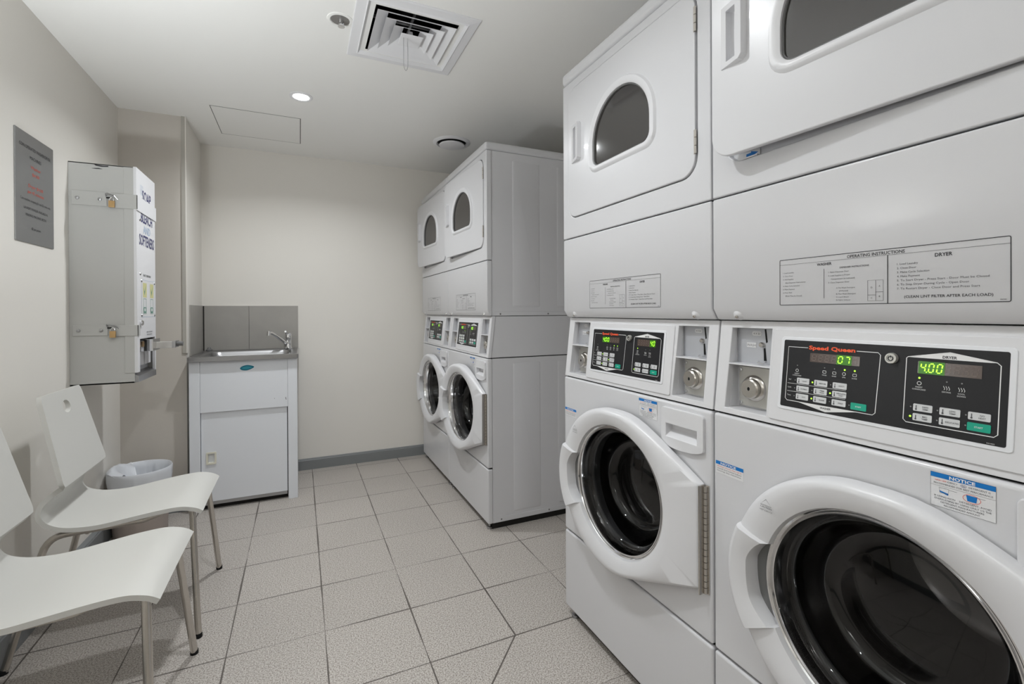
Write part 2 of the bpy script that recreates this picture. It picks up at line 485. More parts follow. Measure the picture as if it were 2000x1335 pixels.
def make_stack(loc, label, wash_digits, dry_digits, washer_open, dryer_open, small_notice, big_notice, tray_sticker=False, detail=True):
    T = thing('stacked_washer_dryer', label, 'washer dryer', loc, radians(-90), 'stacked laundry machines')
    W = WM
    # ---------------- washer body
    I = 0.0045
    def side_skin(mb, xs, sg, z0, z1, y0, zlo, zhi):
        """embossed side sheet"""
        mb.box((min(xs, xs - sg * 0.02), y0, z0), (max(xs, xs - sg * 0.02), 0.70, z1), ENAMEL)
        for ya, yb in ((y0 + 0.118, y0 + 0.278), (y0 + 0.385, y0 + 0.575)):
            p = rrect(ya, zlo, yb, zhi, 0.006)
            q = rrect(ya + 0.006, zlo + 0.006, yb - 0.006, zhi - 0.006, 0.003)
            n = len(p)
            mb.add([(xs, y, z) for y, z in p] + [(xs + sg * 0.0020, y, z) for y, z in q],
                   [(i, (i + 1) % n, n + (i + 1) % n, n + i) for i in range(n)] + [list(range(n, 2 * n))], ENAMEL)
    b = MB()
    for xs, sg in ((W - I, 1), (I, -1)):
        side_skin(b, xs, sg, 0.035, 0.879, 0.0276, 0.077, 0.852)
    b.box((I + 0.02, 0.68, 0.035), (W - I - 0.02, 0.70, 0.879), ENAMEL).box((I + 0.02, 0.0276, 0.035), (W - I - 0.02, 0.68, 0.05), ENAMEL).box((I + 0.02, 0.0276, 0.868), (W - I - 0.02, 0.68, 0.879), ENAMEL)
    b.build('washer_cabinet', T, bevel=0.0012)
    def flange(z0, z1, zs):
        for xs, sg in ((W - I, 1), (I, -1)):
            fo = MB().box((min(xs, xs + sg * 0.003), 0.040, z0), (max(xs, xs + sg * 0.003), 0.69, z1), ENAMEL).build('side_flange', T, bevel=0.0012)
            if sg < 0: continue
            for yy in (0.074, 0.354, 0.62):
                MB().lathe([(0.0045, 0.003), (0.0035, 0.0045), (0.0005, 0.0045)], GASKET, lambda a, c, h: (xs + sg * h, yy + a, zs + c), n=10).build('screw', fo)
    flange(0.037, 0.061, 0.050)
    # console body: side cheeks and a core behind the coin recesses
    for u0_, u1_ in ((I, 0.027), (W - 0.027, W - I)):
        zz = [(0.0225, 0.884), (0.0655, 0.884), (0.0655, 1.096), (0.0465, 1.096)]
        MB().add([(u0_, y, z) for y, z in zz] + [(u1_, y, z) for y, z in zz], [(0, 1, 2, 3), (7, 6, 5, 4), (0, 4, 5, 1), (1, 5, 6, 2), (2, 6, 7, 3), (3, 7, 4, 0)], ENAMEL).build('console_cheek', T)
    MB().box((I, 0.065, 0.884), (W - I, 0.70, 1.096), ENAMEL).build('console_body', T, bevel=0.001)
    # front skins wrap 27 mm round the sides
    f = MB().box((0, 0, 0.3205), (W, 0.0275, 0.8795), ENAMEL).build('washer_front_panel', T)
    h1 = MB().lathe([(0.196, -0.05), (0.196, 0.08)], ENAMEL, lambda a, c, h: (CU + a, h, CZ + c), n=72, cap0=True, cap1=True).build('c', T)
    fc2 = MB().box((0.532, -0.05, 0.780), (0.648, 0.05, 0.827), ENAMEL).build('c', T)
    bpy.context.view_layer.update()
    cut(f, [h1, fc2], bevel=0.007, seg=3)
    MB().box((0, 0, 0.035), (W, 0.0275, 0.3145), ENAMEL).build('kick_panel', T, bevel=0.007, seg=3)
    MB().box((0.02, 0.03, 0.0), (W - 0.02, 0.68, 0.036), PLINTH).build('plinth', T)
    for u in (0.035, W - 0.035):
        MB().lathe([(0.014, 0.0), (0.014, 0.010), (0.006, 0.013), (0.006, 0.036)], STEEL, lambda a, c, h, u=u: (u + a, 0.022 + c, h), n=16, cap0=True).build('levelling_foot', T, smooth=40)
    # drum behind the door
    dr = MB()
    dr.lathe([(0.196, 0.006), (0.190, 0.024), (0.180, 0.028), (0.171, 0.034)], GASKET, lambda a, c, h: (CU + a, h, CZ + c), n=64)
    dr.build('door_gasket', T, smooth=50)
    d2 = MB()
    prof = [(0.170, 0.03), (0.1705, 0.44), (0.15, 0.455), (0.06, 0.462), (0.05, 0.45), (0.0005, 0.45)]
    d2.lathe(prof, DRUM, lambda a, c, h: (CU + a, h, CZ + c), n=64)
    for k in range(3):
        a0 = radians(20 + 120 * k)
        vs = []; rows = []
        for j in range(9):
            yy = 0.06 + 0.045 * j; hgt = 0.045 * sin(pi * (j + 0.6) / 9.2)
            rows.append([(CU + (0.1695 - hh_) * cos(a0 + da), yy, CZ + (0.1695 - hh_) * sin(a0 + da)) for da, hh_ in ((-0.22, 0), (-0.1, hgt * .7), (0, hgt), (0.1, hgt * .7), (0.22, 0))])
        d2.grid(rows, DRUM)
    d2.build('drum', T, smooth=50)
    # ---------------- washer door (hinged on the right)
    def D(u, y, z): return (u - HX, y, z)
    def Hh(u): return 0.040 - 0.018 * max(0.0, min(1.0, (u - 0.44) / 0.21))
    TH0, TH1 = radians(161), radians(209)
    def profile(t, grip):
        Ro = ray_out(t)
        Ri = 0.1905
        up = 0.0
        if grip:
            q = (t - TH0) / (TH1 - TH0)
            Ri = 0.198 + 0.024 * min(1, 4 * q * (1 - q) * 1.2)
            up = 0.012
            Ro += 0.006 * sin(pi * q) ** 0.6
        Rm = min(0.226, Ro - 0.016)
        if grip: Rm = max(Ri + 0.010, Ro - 0.014)
        L_ = [(Ro, None, -0.003), (Ro, 0, 0.013), (Ro - 0.0035, 0, 0.005), (Ro - 0.011, 0, 0.0), (Rm, 0, 0.0),
              (Ri + (Rm - Ri) * 0.45, 0, 0.004), (Ri + 0.003, 0, 0.010), (Ri, 0, 0.020), (Ri - 0.001, None, -0.006)]
        out = []
        for r, k, dpt in L_:
            u, z = CU + r * cos(t), CZ + r * sin(t)
            y = dpt if k is None else -(Hh(u) + up - dpt)
            out.append(D(u, y, z))
        return out
    rows = []
    ths = []
    for i in range(200):
        t = 2 * pi * i / 200
        ths.append((t, TH0 < t < TH1))
    ths += [(TH0 - 0.012, False), (TH0 + 0.004, True), (TH1 + 0.012, False), (TH1 - 0.004, True)]
    for (cx, cz) in ((0.663, 0.449), (0.663, 0.699)):
        t = atan2(cz - CZ, cx - CU) % (2 * pi); ths += [(t - 0.006, False), (t + 0.006, False)]
    ths.sort()
    for t, g in ths: rows.append(profile(t, g))
    rows.append(rows[0])
    dm = MB().grid(rows, PLASTIC)
    door = dm.build('washer_door', T, smooth=38, loc=(HX, 0, 0), rotz=radians(washer_open))
    door['label'] = 'white door ring with grip and round window'
    # merge seam handled by duplicate row; add inner parts
    g = MB()
    g.lathe([(0.226, -0.002), (0.226, -0.010), (0.1995, -0.010), (0.1995, -0.014), (0.196, -0.016)], GASKET, lambda a, c, h: D(CU + a, h, CZ + c), n=72)
    g.lathe([(0.205, 0.004), (0.205, -0.002), (0.190, -0.002)], GASKET, lambda a, c, h: D(CU + a, h, CZ + c), n=72)
    g.build('grip_recess', door, smooth=30)
    g = MB()
    g.lathe([(0.1965, -0.004), (0.1965, -0.017), (0.1935, -0.020), (0.1900, -0.020), (0.1875, -0.017), (0.1875, -0.013), (0.1835, -0.013), (0.1825, -0.016), (0.1805, -0.016), (0.1790, -0.012), (0.1770, 0.0), (0.1715, 0.024)], CHROME, lambda a, c, h: D(CU + a, h, CZ + c), n=96)
    g.build('chrome_rim', door, smooth=35)
    g = MB()
    g.lathe([(0.1745, 0.012), (0.168, 0.008), (0.162, 0.012), (0.158, 0.022), (0.1530, 0.040), (0.147, 0.066), (0.140, 0.081), (0.130, 0.090), (0.115, 0.093), (0.095, 0.090), (0.06, 0.086), (0.03, 0.0845), (0.0005, 0.084)],
            WGLASS, lambda a, c, h: D(CU + a, h, CZ + c), n=96)
    g.build('door_glass', door, smooth=60)
    g = MB()
    g.box(D(HX - 0.001, -0.0225, 0.437), D(HX + 0.0025, 0.0, 0.699), NICKEL)
    for k in range(17):
        z0 = 0.438 + k * 0.0153
        g.lathe([(0.0042, z0), (0.0042, z0 + 0.0138)], NICKEL, lambda a, c, h: (a + 0.0055, c - 0.006, h), n=12, cap0=True, cap1=True)
    g.box(D(HX + 0.006, -0.0035, 0.437), D(HX + 0.014, -0.0002, 0.699), NICKEL)
    g.build('piano_hinge', door)
    # warning triangle on the ring
    if detail:
        g = MB()
        fnD = lambda a, c, off: (a - HX, -Hh(a) - off, c)
        put_text(g, 'CAUTION', 0.172, 0.724, 0.004, INK2, fnD, 0.0004)
        put_text(g, 'HOT SURFACE', 0.172, 0.718, 0.003, INK2, fnD, 0.0004)
        outline(g, [(0.160, 0.730), (0.172, 0.742), (0.184, 0.730)], 0.001, INK2, fnD, 0.0004)
        g.build('warning_print', door)
    # ---------------- detergent drawer
    poly = [(0.520, 0.772), (0.533, 0.7655), (0.555, 0.7610), (0.590, 0.7595), (0.625, 0.7625), (0.650, 0.7685), (0.660, 0.7735), (0.664, 0.780), (0.664, 0.858), (0.660, 0.863), (0.654, 0.865), (0.528, 0.865), (0.522, 0.863), (0.519, 0.857), (0.519, 0.778)]
    dd = MB().prism(poly, 0.008, -0.003, PLASTIC, V).build('detergent_drawer', T)
    ct = MB()
    sc = [(0.02, 0.8225), (-0.016, 0.8225), (-0.016, 0.806), (0.02, 0.779)]
    ct.add([(0.537, -a, z) for a, z in sc] + [(0.643, -a, z) for a, z in sc], [(0, 1, 2, 3), (7, 6, 5, 4), (0, 4, 5, 1), (1, 5, 6, 2), (2, 6, 7, 3), (3, 7, 4, 0)], PLASTIC)
    c_ = ct.build('c', T)
    fc = MB().box((0.533, -0.004, 0.781), (0.647, 0.022, 0.826), PLASTIC).build('c', T)
    bpy.context.view_layer.update()
    # thicken behind the scoop so the recess has a back
    md = dd.modifiers.new('u', 'BOOLEAN'); md.operation = 'UNION'; md.object = fc; md.solver = 'EXACT'
    dg = bpy.context.evaluated_depsgraph_get(); dg.update()
    dd.data = bpy.data.meshes.new_from_object(dd.evaluated_get(dg)); dd.modifiers.clear(); bpy.data.objects.remove(fc)
    bpy.context.view_layer.update()
    cut(dd, [c_], bevel=0.0022, seg=2)
    # ---------------- console fascia with two coin recesses
    co = MB()
    pr = [(slope_y(0.8835), 0.8835), (slope_y(0.8835) + 0.019, 0.8835), (slope_y(1.0965) + 0.019, 1.0965), (slope_y(1.0965), 1.0965)]
    co.add([(0, y, z) for y, z in pr] + [(W, y, z) for y, z in pr], [(0, 1, 2, 3), (7, 6, 5, 4), (0, 4, 5, 1), (1, 5, 6, 2), (2, 6, 7, 3), (3, 7, 4, 0)], PLASTIC)
    fas = co.build('console_fascia', T)
    cs = []
    for u0, u1 in ((0.031, 0.134), (0.549, 0.652)):
        bx = MB()
        bx.add([(u0 - 0.002, -0.03, 0.8965), (u1, -0.03, 0.8965), (u1, 0.12, 0.8965), (u0 - 0.002, 0.12, 0.8965), (u0 + 0.003, -0.03, 1.080), (u1, -0.03, 1.080), (u1, 0.12, 1.080), (u0 + 0.003, 0.12, 1.080)],
               [(3, 2, 1, 0), (4, 5, 6, 7), (0, 1, 5, 4), (1, 2, 6, 5), (2, 3, 7, 6), (3, 0, 4, 7)], PLASTIC)
        cs.append(bx.build('c', T))
    bpy.context.view_layer.update()
    cut(fas, cs, bevel=0.0022)
    # raised surround of the key panel
    MB().prism(rrect(0.141, 0.894, 0.541, 1.081, 0.006), -0.004, 0.0030, PLASTIC, S).build('panel_surround', fas, bevel=0.002)
    MB().prism(rrect(0.1615, 0.9195, 0.5125, 1.0655, 0.006), 0.0, 0.0046, PANEL_FRAME, S).build('panel_bezel', fas, bevel=0.0012)
    o_ = 0.0048
    pl = MB()
    pl.prism(rrect(0.168, 0.926, 0.505, 1.0595, 0.003), 0.0, o_, BLACKP, S)
    # printed frames
    outline(pl, [(0.178, 1.046), (0.178, 0.943), (0.182, 0.939), (0.206, 0.939), (0.258, 0.929), (0.310, 0.939), (0.337, 0.939), (0.341, 0.943), (0.344, 1.042), (0.340, 1.046)][::-1], 0.0012, LINE_W, S, o_ + 0.0004)
    pl.add([(0.206, 0.9395, o_ + 0.0004), (0.258, 0.929, o_ + 0.0004), (0.310, 0.9395, o_ + 0.0004)], [(0, 1, 2)], LINE_W, S)
    outline(pl, [(0.384, 1.043), (0.438, 1.0535), (0.492, 1.043), (0.496, 1.039), (0.496, 0.942), (0.492, 0.938), (0.386, 0.938), (0.382, 0.942), (0.382, 1.041)], 0.0012, LINE_W, S, o_ + 0.0004)
    pl.add([(0.386, 1.0425, o_ + 0.0004), (0.490, 1.0425, o_ + 0.0004), (0.438, 1.0535, o_ + 0.0004)], [(0, 1, 2)], LINE_W, S)
    put_text(pl, 'WASHER', 0.258, 0.9335, 0.0036, INK, S, o_ + 0.0006, bold=0.02)
    put_text(pl, 'DRYER', 0.438, 1.0440, 0.0042, INK, S, o_ + 0.0006, bold=0.03)
    rect(pl, 0.218, 1.0415, 0.306, 1.0505, BLACKP, S, o_ + 0.0007)
    put_text(pl, 'Speed Queen', 0.262, 1.0435, 0.0073, REDP, S, o_ + 0.001, bold=0.035, fit=0.084)
    for z in (0.973, 0.9575):
        rect(pl, 0.181, z, 0.292, z + 0.0006, LINE_W, S, o_ + 0.0004)
    for z, tx in ((0.981, 'Soil'), (0.9655, 'Cycle'), (0.950, 'Temp')):
        put_text(pl, tx, 0.1855, z - 0.001, 0.0024, LINE_W, S, o_ + 0.0004)
    put_text(pl, 'M414450', 0.489, 0.9275, 0.0017, LINE_W, S, o_ + 0.0004)
    # indicator symbols
    def sym(u, z, words, kind):
        off = o_ + 0.0004
        if kind == 0:
            outline(pl, rrect(u - 0.003, z - 0.0025, u + 0.003, z + 0.0020, 0.0008, 2), 0.0007, LINE_W, S, off)
        elif kind == 1:
            for k in range(3): pl.tube([S(u - 0.003 + 0.003 * k + 0.0008 * sin(j), z - 0.003 + 0.0012 * j, off) for j in range(6)], 0.0004, LINE_W, n=4)
        else:
            outline(pl, [(u + 0.0028 * cos(k), z + 0.0028 * sin(k)) for k in [j * pi / 4 for j in range(8)]], 0.0008, LINE_W, S, off)
        for j, wd in enumerate(words):
            put_text(pl, wd, u, z - 0.0072 - 0.0036 * j, 0.0022, LINE_W, S, off)
    sym(0.199, 1.000, ['INSERT', 'COINS/CARD'], 2)
    sym(0.252, 1.003, ['WASH'], 0); sym(0.270, 1.003, ['RINSE'], 0); sym(0.287, 1.003, ['SPIN'], 2); sym(0.305, 1.003, ['DONE'], 0)
    sym(0.401, 1.002, ['INSERT', 'COINS/CARD'], 2); sym(0.436, 0.999, ['DRYING'], 1); sym(0.454, 0.999, ['COOL', 'DOWN'], 1)
    pl.build('control_panel', fas)
    # displays
    def display(u0, u1, z0, z1, digits, start, cells=7):
        m_ = MB()
        m_.prism([(u0, z0), (u1, z0), (u1, z1), (u0, z1)], o_ - 0.0005, o_ + 0.0006, DISP, S)
        cw = (u1 - u0 - 0.004) / cells
        lit = [c for c in digits if c != '.']
        for k in range(cells):
            uc = u0 + 0.002 + cw * (k + 0.5)
            if start <= k < start + len(lit):
                continue
            seven(m_, '8', uc, (z0 + z1) / 2, cw * 0.55, (z1 - z0) * 0.66, GHOST, S, o_ + 0.0008, th=0.0011)
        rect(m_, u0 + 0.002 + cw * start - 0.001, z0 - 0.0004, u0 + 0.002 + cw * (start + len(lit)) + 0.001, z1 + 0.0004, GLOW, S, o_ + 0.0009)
        k = start - 1
        for c in digits:
            if c == '.':
                uc = u0 + 0.002 + cw * (k + 1.0); disc(m_, uc - 0.0006, z0 + 0.0026, 0.0010, LEDG, S, o_ + 0.0014, 8)
            else:
                k += 1
                seven(m_, c, u0 + 0.002 + cw * (k + 0.5), (z0 + z1) / 2, cw * 0.56, (z1 - z0) * 0.70, LEDG, S, o_ + 0.0013)
        m_.build('digital_display', fas)
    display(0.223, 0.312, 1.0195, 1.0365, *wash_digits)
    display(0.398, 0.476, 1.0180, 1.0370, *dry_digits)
    # keys
    def key(u, z, wd, ht, material, words, tcol):
        m_ = MB().prism(rrect(u - wd / 2, z - ht / 2, u + wd / 2, z + ht / 2, 0.0014, 3), o_ - 0.0004, o_ + 0.0009, material, S)
        if detail:
            sx = u + (0.0035 if material is KEYW else 0)
            for j, wdt in enumerate(words):
                zz_ = z - 0.0012 + (0.0018 if len(words) == 2 else 0) * (1 - 2 * j)
                put_text(m_, wdt, sx, zz_, 0.0024, tcol, S, o_ + 0.0012, bold=0.01)
            if material is KEYW:
                rect(m_, u - wd / 2 + 0.0035, z - ht * 0.30, u - wd / 2 + 0.0047, z + ht * 0.30, tcol, S, o_ + 0.0012)
                disc(m_, u - wd / 2 + 0.0041, z - ht * 0.25, 0.0014, tcol, S, o_ + 0.0012, 8)
        m_.build('button', fas)
    names = [['LIGHT'], ['MEDIUM'], ['HEAVY'], ['NORMAL'], ['PERM', 'PRESS'], ['DELICATES', 'KNIT'], ['HOT'], ['WARM'], ['COLD']]
    for r_ in range(3):
        for c in range(3):
            key(0.2125 + 0.0343 * c, 0.9805 - 0.0155 * r_, 0.0245, 0.0110, KEYW, names[r_ * 3 + c], INK2)
    key(0.3145, 0.9485, 0.0255, 0.0120, KEYG, ['START'], LINE_W)
    names = [['HIGH', 'TEMP'], ['LOW', 'TEMP'], ['NO', 'HEAT'], ['MED', 'TEMP'], ['DELICATES']]
    for k in range(5):
        key(0.4075 + 0.034 * (k % 3), 0.9635 - 0.0152 * (k // 3), 0.0250, 0.0112, KEYW, names[k], INK2)
    key(0.4755, 0.9480, 0.0262, 0.0118, KEYG, ['START'], LINE_W)
    # indicator lights
    spots = [(0.1965, 0.9805, 0), (0.231, 0.9805, 1), (0.265, 0.9805, 0), (0.1965, 0.965, 0), (0.231, 0.965, 0), (0.265, 0.965, 1), (0.1965, 0.9495, 0), (0.231, 0.9495, 1), (0.265, 0.9495, 0), (0.299, 0.949, 0),
             (0.199, 1.010, 0), (0.252, 1.0105, 0), (0.270, 1.0105, 0), (0.288, 1.0105, 1), (0.305, 1.0105, 1), (0.401, 1.0105, 1), (0.436, 1.0085, 0), (0.454, 1.0085, 0),
             (0.3915, 0.9635, 0), (0.4265, 0.9635, 0), (0.4605, 0.9635, 0), (0.3915, 0.9483, 1), (0.4265, 0.9483, 0), (0.4605, 0.9483, 0)]
    for u, z, on in spots:
        ld_ = MB(); disc(ld_, u, z, 0.0016 if on else 0.0011, LEDG if on else LEDOFF, S, o_ + 0.0006, 10)
        ld_.build('indicator_light', fas)
    kl = MB()
    kl.lathe([(0.0090, 0.004), (0.0090, 0.0095), (0.0082, 0.0112), (0.0060, 0.0112), (0.0055, 0.0102), (0.0005, 0.0102)], PLATEM, lambda a, c, h: S(0.3615 + a, 1.0385 + c, h), n=28)
    kl.tube([S(0.3615 + 0.0036 * cos(t), 1.0385 + 0.0036 * sin(t), 0.0110) for t in [radians(120 + 300 * j / 14) for j in range(15)]], 0.0007, INK, n=5)
    kl.box(S(0.3609, 1.0400, 0.0116), S(0.3621, 1.0430, 0.0100), INK)
    kl.build('key_switch', fas, smooth=40)
    # coin recess furniture
    for u0, u1, side in ((0.031, 0.134, 'L'), (0.549, 0.652, 'R')):
        r = MB()
        uc = u0 + 0.047 if side == 'L' else u0 + 0.040
        us = u0 + 0.073
        r.box((u0 - 0.005, 0.048, 0.8925), (u1 + 0.004, 0.056, 1.084), PLASTIC)
        r.box((u0 - 0.005, 0.021, 0.8925), (u1 + 0.004, 0.048, 0.8965), PLASTIC).box((u0 - 0.005, 0.030, 1.080), (u1 + 0.004, 0.048, 1.084), PLASTIC)
        for ua, ub in ((u0 - 0.006, u0 - 0.0005), (u1, u1 + 0.004)):
            ps = [(0.0215, 0.8925), (0.050, 0.8925), (0.050, 1.084), (0.0445, 1.084)]
            r.add([(ua, y, z) for y, z in ps] + [(ub, y, z) for y, z in ps], [(0, 1, 2, 3), (7, 6, 5, 4), (0, 4, 5, 1), (1, 5, 6, 2), (2, 6, 7, 3), (3, 7, 4, 0)], PLASTIC)
        r.box((u0 + 0.001, 0.045, 0.999), (u1, 0.049, 1.081), PLATEG)
        r.build('coin_recess', fas)
        q = MB().box((u0 + 0.008, 0.041, 0.901), (u1 + 0.001, 0.047, 0.992), PLATEM).build('coin_vault_plate', fas, bevel=0.001)
        MB().add([(u0 - 0.001, 0.0485, 0.9965), (u1 + 0.001, 0.0485, 0.9965), (u1 + 0.001, slope_y(0.9965), 0.9965), (u0 - 0.001, slope_y(0.9965), 0.9965), (u0 - 0.001, 0.0485, 0.9995), (u1 + 0.001, 0.0485, 0.9995), (u1 + 0.001, slope_y(0.9995), 0.9995), (u0 - 0.001, slope_y(0.9995), 0.9995)],
                 [(0, 1, 2, 3), (4, 5, 6, 7), (0, 1, 5, 4), (1, 2, 6, 5), (2, 3, 7, 6), (3, 0, 4, 7)], PLASTIC).build('coin_shelf', fas)
        lk = MB()
        P_ = lambda a, c, h: (uc + a, 0.041 - h, 0.944 + c)
        lk.lathe([(0.0300, 0.0), (0.0285, 0.003), (0.0225, 0.006), (0.0222, 0.016), (0.0195, 0.0185), (0.0005, 0.0185)], NICKEL, P_, n=40)
        disc(lk, 0.0, 0.0, 0.0030, BLACK, lambda a, c, h: P_(a, c, h), 0.0188, 14, ry=0.0042)
        for dz in (-0.038, 0.037):
            lk.lathe([(0.0042, 0), (0.0036, 0.003), (0.0005, 0.0035)], CHROME, lambda a, c, h, dz=dz: (u0 + 0.014 + a, 0.041 - h, 0.946 + dz + c), n=12)
        lk.build('coin_lock', fas, smooth=40)
        B_ = lambda a, c, h: (a, 0.045 - h, c)
        cn = MB()
        sh = 1 if side == 'L' else 1
        cn.prism([(us - 0.0014, 1.078), (us + 0.0016, 1.078), (us + 0.005, 1.050), (us + 0.002, 1.048)], 0, 0.0012, BLACK, B_)
        cn.prism([(us - 0.0040, 1.036), (us - 0.0005, 1.036), (us + 0.0025, 1.008), (us - 0.0035, 1.008)], 0, 0.0012, BLACK, B_)
        cn.lathe([(0.0060, 0), (0.0056, 0.006), (0.0040, 0.008), (0.0005, 0.008)], NICKEL, lambda a, c, h: (us - 0.007 + a, 0.045 - h, 1.0435 + c), n=18)
        cn.tube([(us - 0.013, 0.040, 1.006), (us - 0.009, 0.032, 1.004), (us + 0.004, 0.031, 1.003), (us + 0.007, 0.038, 1.005)], 0.0022, CHROME, n=8)
        cn.build('coin_slot', fas, smooth=40)
        tg = MB()
        tg.prism(rrect(us - 0.033, 1.063, us - 0.009, 1.073, 0.0045), 0, 0.0008, STICKW, B_)
        put_text(tg, '4 X $1', us - 0.021, 1.0655, 0.0048, INK2, B_, 0.0010)
        if side == 'L':
            tg.prism(rrect(us - 0.047, 1.036, us - 0.0230, 1.047, 0.0008), 0, 0.0008, STICKW, B_)
            put_text(tg, 'WASH', us - 0.035, 1.0385, 0.0058, INK2, B_, 0.0010)
        tg.build('price_tag', fas)
    # ---------------- dryer body
    b = MB()
    for xs, sg in ((W - I, 1), (I, -1)):
        side_skin(b, xs, sg, 1.0985, 1.9445, 0.0275, 1.145, 1.906)
    b.box((I + 0.02, 0.05, 1.0985), (W - I - 0.02, 0.70, 1.9445), ENAMEL)
    b.build('dryer_cabinet', T, bevel=0.0012)
    flange(1.099, 1.121, 1.108)
    # dryer lower skin with bevelled skirt
    pr = [(0.0, 1.124), (0.016, 1.0985), (0.0272, 1.0985), (0.0272, 1.3812), (0.0, 1.3812)]
    lp = MB(); n = len(pr)
    lp.add([(0, y, z) for y, z in pr] + [(W, y, z) for y, z in pr], [list(range(n))[::-1], list(range(n, 2 * n))] + [(i, (i + 1) % n, n + (i + 1) % n, n + i) for i in range(n)], ENAMEL)
    lp.build('dryer_lower_panel', T, bevel=0.0045, seg=3)
    for u in (0.063, 0.626):
        sc_ = MB()
        sc_.lathe([(0.013, 0.0), (0.008, 0.0035), (0.0055, 0.0055), (0.0005, 0.006)], PLASTIC, lambda a, c, h, u=u: (u + a, 0.010 - h * 0.85 - c * 0.52, 1.109 - h * 0.5 + c * 0.85), n=14)
        sc_.lathe([(0.0042, 0.005), (0.0034, 0.0088), (0.0005, 0.009)], NICKEL, lambda a, c, h, u=u: (u + a, 0.010 - h * 0.85 - c * 0.52, 1.109 - h * 0.5 + c * 0.85), n=10)
        sc_.build('screw', T, smooth=40)
    # dryer front frame with door opening
    fr = MB().box((0, 0, 1.3842), (W, 0.0272, 1.9445), ENAMEL).build('dryer_front_frame', T)
    op = MB().prism(rrect(0.0375, 1.4525, 0.6415, 1.9165, 0.05), -0.1, 0.014 if False else 0.1, ENAMEL, lambda a, c, h: (a, 0.015 + (h + 0.1) * 0 if False else (-0.05 if h > 0 else 0.014), c)).build('c', T)
    bpy.context.view_layer.update()
    cut(fr, [op], bevel=0.0035, seg=3)
    for za, zb in ((0.3146, 0.3204), (0.8796, 0.8834), (1.0966, 1.0984), (1.3812, 1.3842)):
        MB().box((0.006, 0.012 if za != 1.0966 else 0.032, za), (W - 0.006, 0.69 if za in (0.8796, 1.0966) else 0.027, zb), BLACK).build('seam_gasket', T)
    # top cap
    cp = MB().box((0.0, -0.006, 1.9455), (W, 0.70, 1.989), ENAMEL).build('top_cap', T, bevel=0.014, seg=4)
    # ---------------- dryer door, hinged on the right
    def DD(u, z, off): return (u - HINGE_D, -off, z)
    dd = MB().prism(rrect(0.0405, 1.4555, 0.638, 1.9135, 0.047), -0.010, 0.0035, ENAMEL, DD).build('dryer_door', T, loc=(HINGE_D, 0.0, 0), rotz=radians(dryer_open))
    def arch(r, zs, zb, rc, uc=0.338):
        pts = [(uc + r * cos(radians(t)), zs + (r * 0.98) * sin(radians(t))) for t in range(0, 181, 6)]
        pts += [(uc - r + rc - rc * cos(radians(t)), zb + rc - rc * sin(radians(t))) for t in range(0, 91, 15)]
        pts += [(uc + r - rc + rc * sin(radians(t)), zb + rc - rc * cos(radians(t))) for t in range(0, 91, 15)]
        return pts
    ct = MB().prism(arch(0.1395, 1.667, 1.595, 0.03), -0.05, 0.05, PLASTIC, DD).build('c', T, loc=(HINGE_D, 0.0, 0), rotz=radians(dryer_open))
    bpy.context.view_layer.update()
    cut(dd, [ct], bevel=0.003, seg=3)
    # window bezel
    outer = arch(0.165, 1.667, 1.575, 0.045); mid = arch(0.159, 1.667, 1.582, 0.040); mid2 = arch(0.147, 1.667, 1.590, 0.034); inner = arch(0.1385, 1.667, 1.596, 0.028)
    rows = [[DD(a, c, 0.002) for a, c in outer], [DD(a, c, 0.0105) for a, c in mid], [DD(a, c, 0.0115) for a, c in mid2], [DD(a, c, 0.007) for a, c in inner], [DD(a, c, -0.006) for a, c in inner]]
    MB().grid(rows, PLASTIC, closed=True).build('window_bezel', dd, smooth=45)
    gsk = arch(0.1385, 1.667, 1.596, 0.028); gi = arch(0.1345, 1.667, 1.600, 0.024)
    MB().grid([[DD(a, c, 0.0015) for a, c in gsk], [DD(a, c, 0.003) for a, c in gi], [DD(a, c, -0.003) for a, c in gi]], GASKET, closed=True).build('window_seal', dd, smooth=45)
    MB().prism(arch(0.1355, 1.667, 1.599, 0.025), -0.0045, -0.0015, DGLASS, DD).build('window_glass', dd)
    # grip: a ramp rising towards the window with a slot in it
    z0, z1 = 1.641, 1.781
    gm = MB()
    pts_o = [(0.066, z0 + 0.004), (0.118, z0 + 0.004), (0.1265, z0 + 0.012), (0.1265, z1 - 0.008), (0.118, z1), (0.066, z1)]
    hgt = lambda u: 0.0036 + 0.0155 * max(0, (u - 0.062)) / 0.062
    nn = len(pts_o)
    pin = [(0.0665, z0 + 0.006), (0.116, z0 + 0.007), (0.1235, z0 + 0.014), (0.1235, z1 - 0.010), (0.116, z1 - 0.003), (0.0665, z1 - 0.002)]
    gm.add([DD(a, c, 0.003) for a, c in pts_o] + [DD(a, c, hgt(a)) for a, c in pin], [(i, (i + 1) % nn, nn + (i + 1) % nn, nn + i) for i in range(nn)] + [list(range(nn, 2 * nn)), list(range(nn))[::-1]], PLASTIC)
    grp = gm.build('door_grip', dd)
    gc = MB()
    cpoly = [(0.0805, 0.03), (0.0815, -0.0075), (0.092, -0.0080), (0.104, -0.0070), (0.1085, 0.03)]
    gc.add([DD(u, z0 + 0.017, o) for u, o in cpoly] + [DD(u, z1 - 0.015, o) for u, o in cpoly], [list(range(5))[::-1], list(range(5, 10))] + [(i, (i + 1) % 5, 5 + (i + 1) % 5, 5 + i) for i in range(5)], PLASTIC)
    gcc = gc.build('c', dd); gcc2 = gc.build('c', dd)
    bpy.context.view_layer.update()
    cut(grp, [gcc], bevel=0.0022, seg=2)
    dd.modifiers.clear()
    cut(dd, [gcc2], bevel=0.003, seg=3)
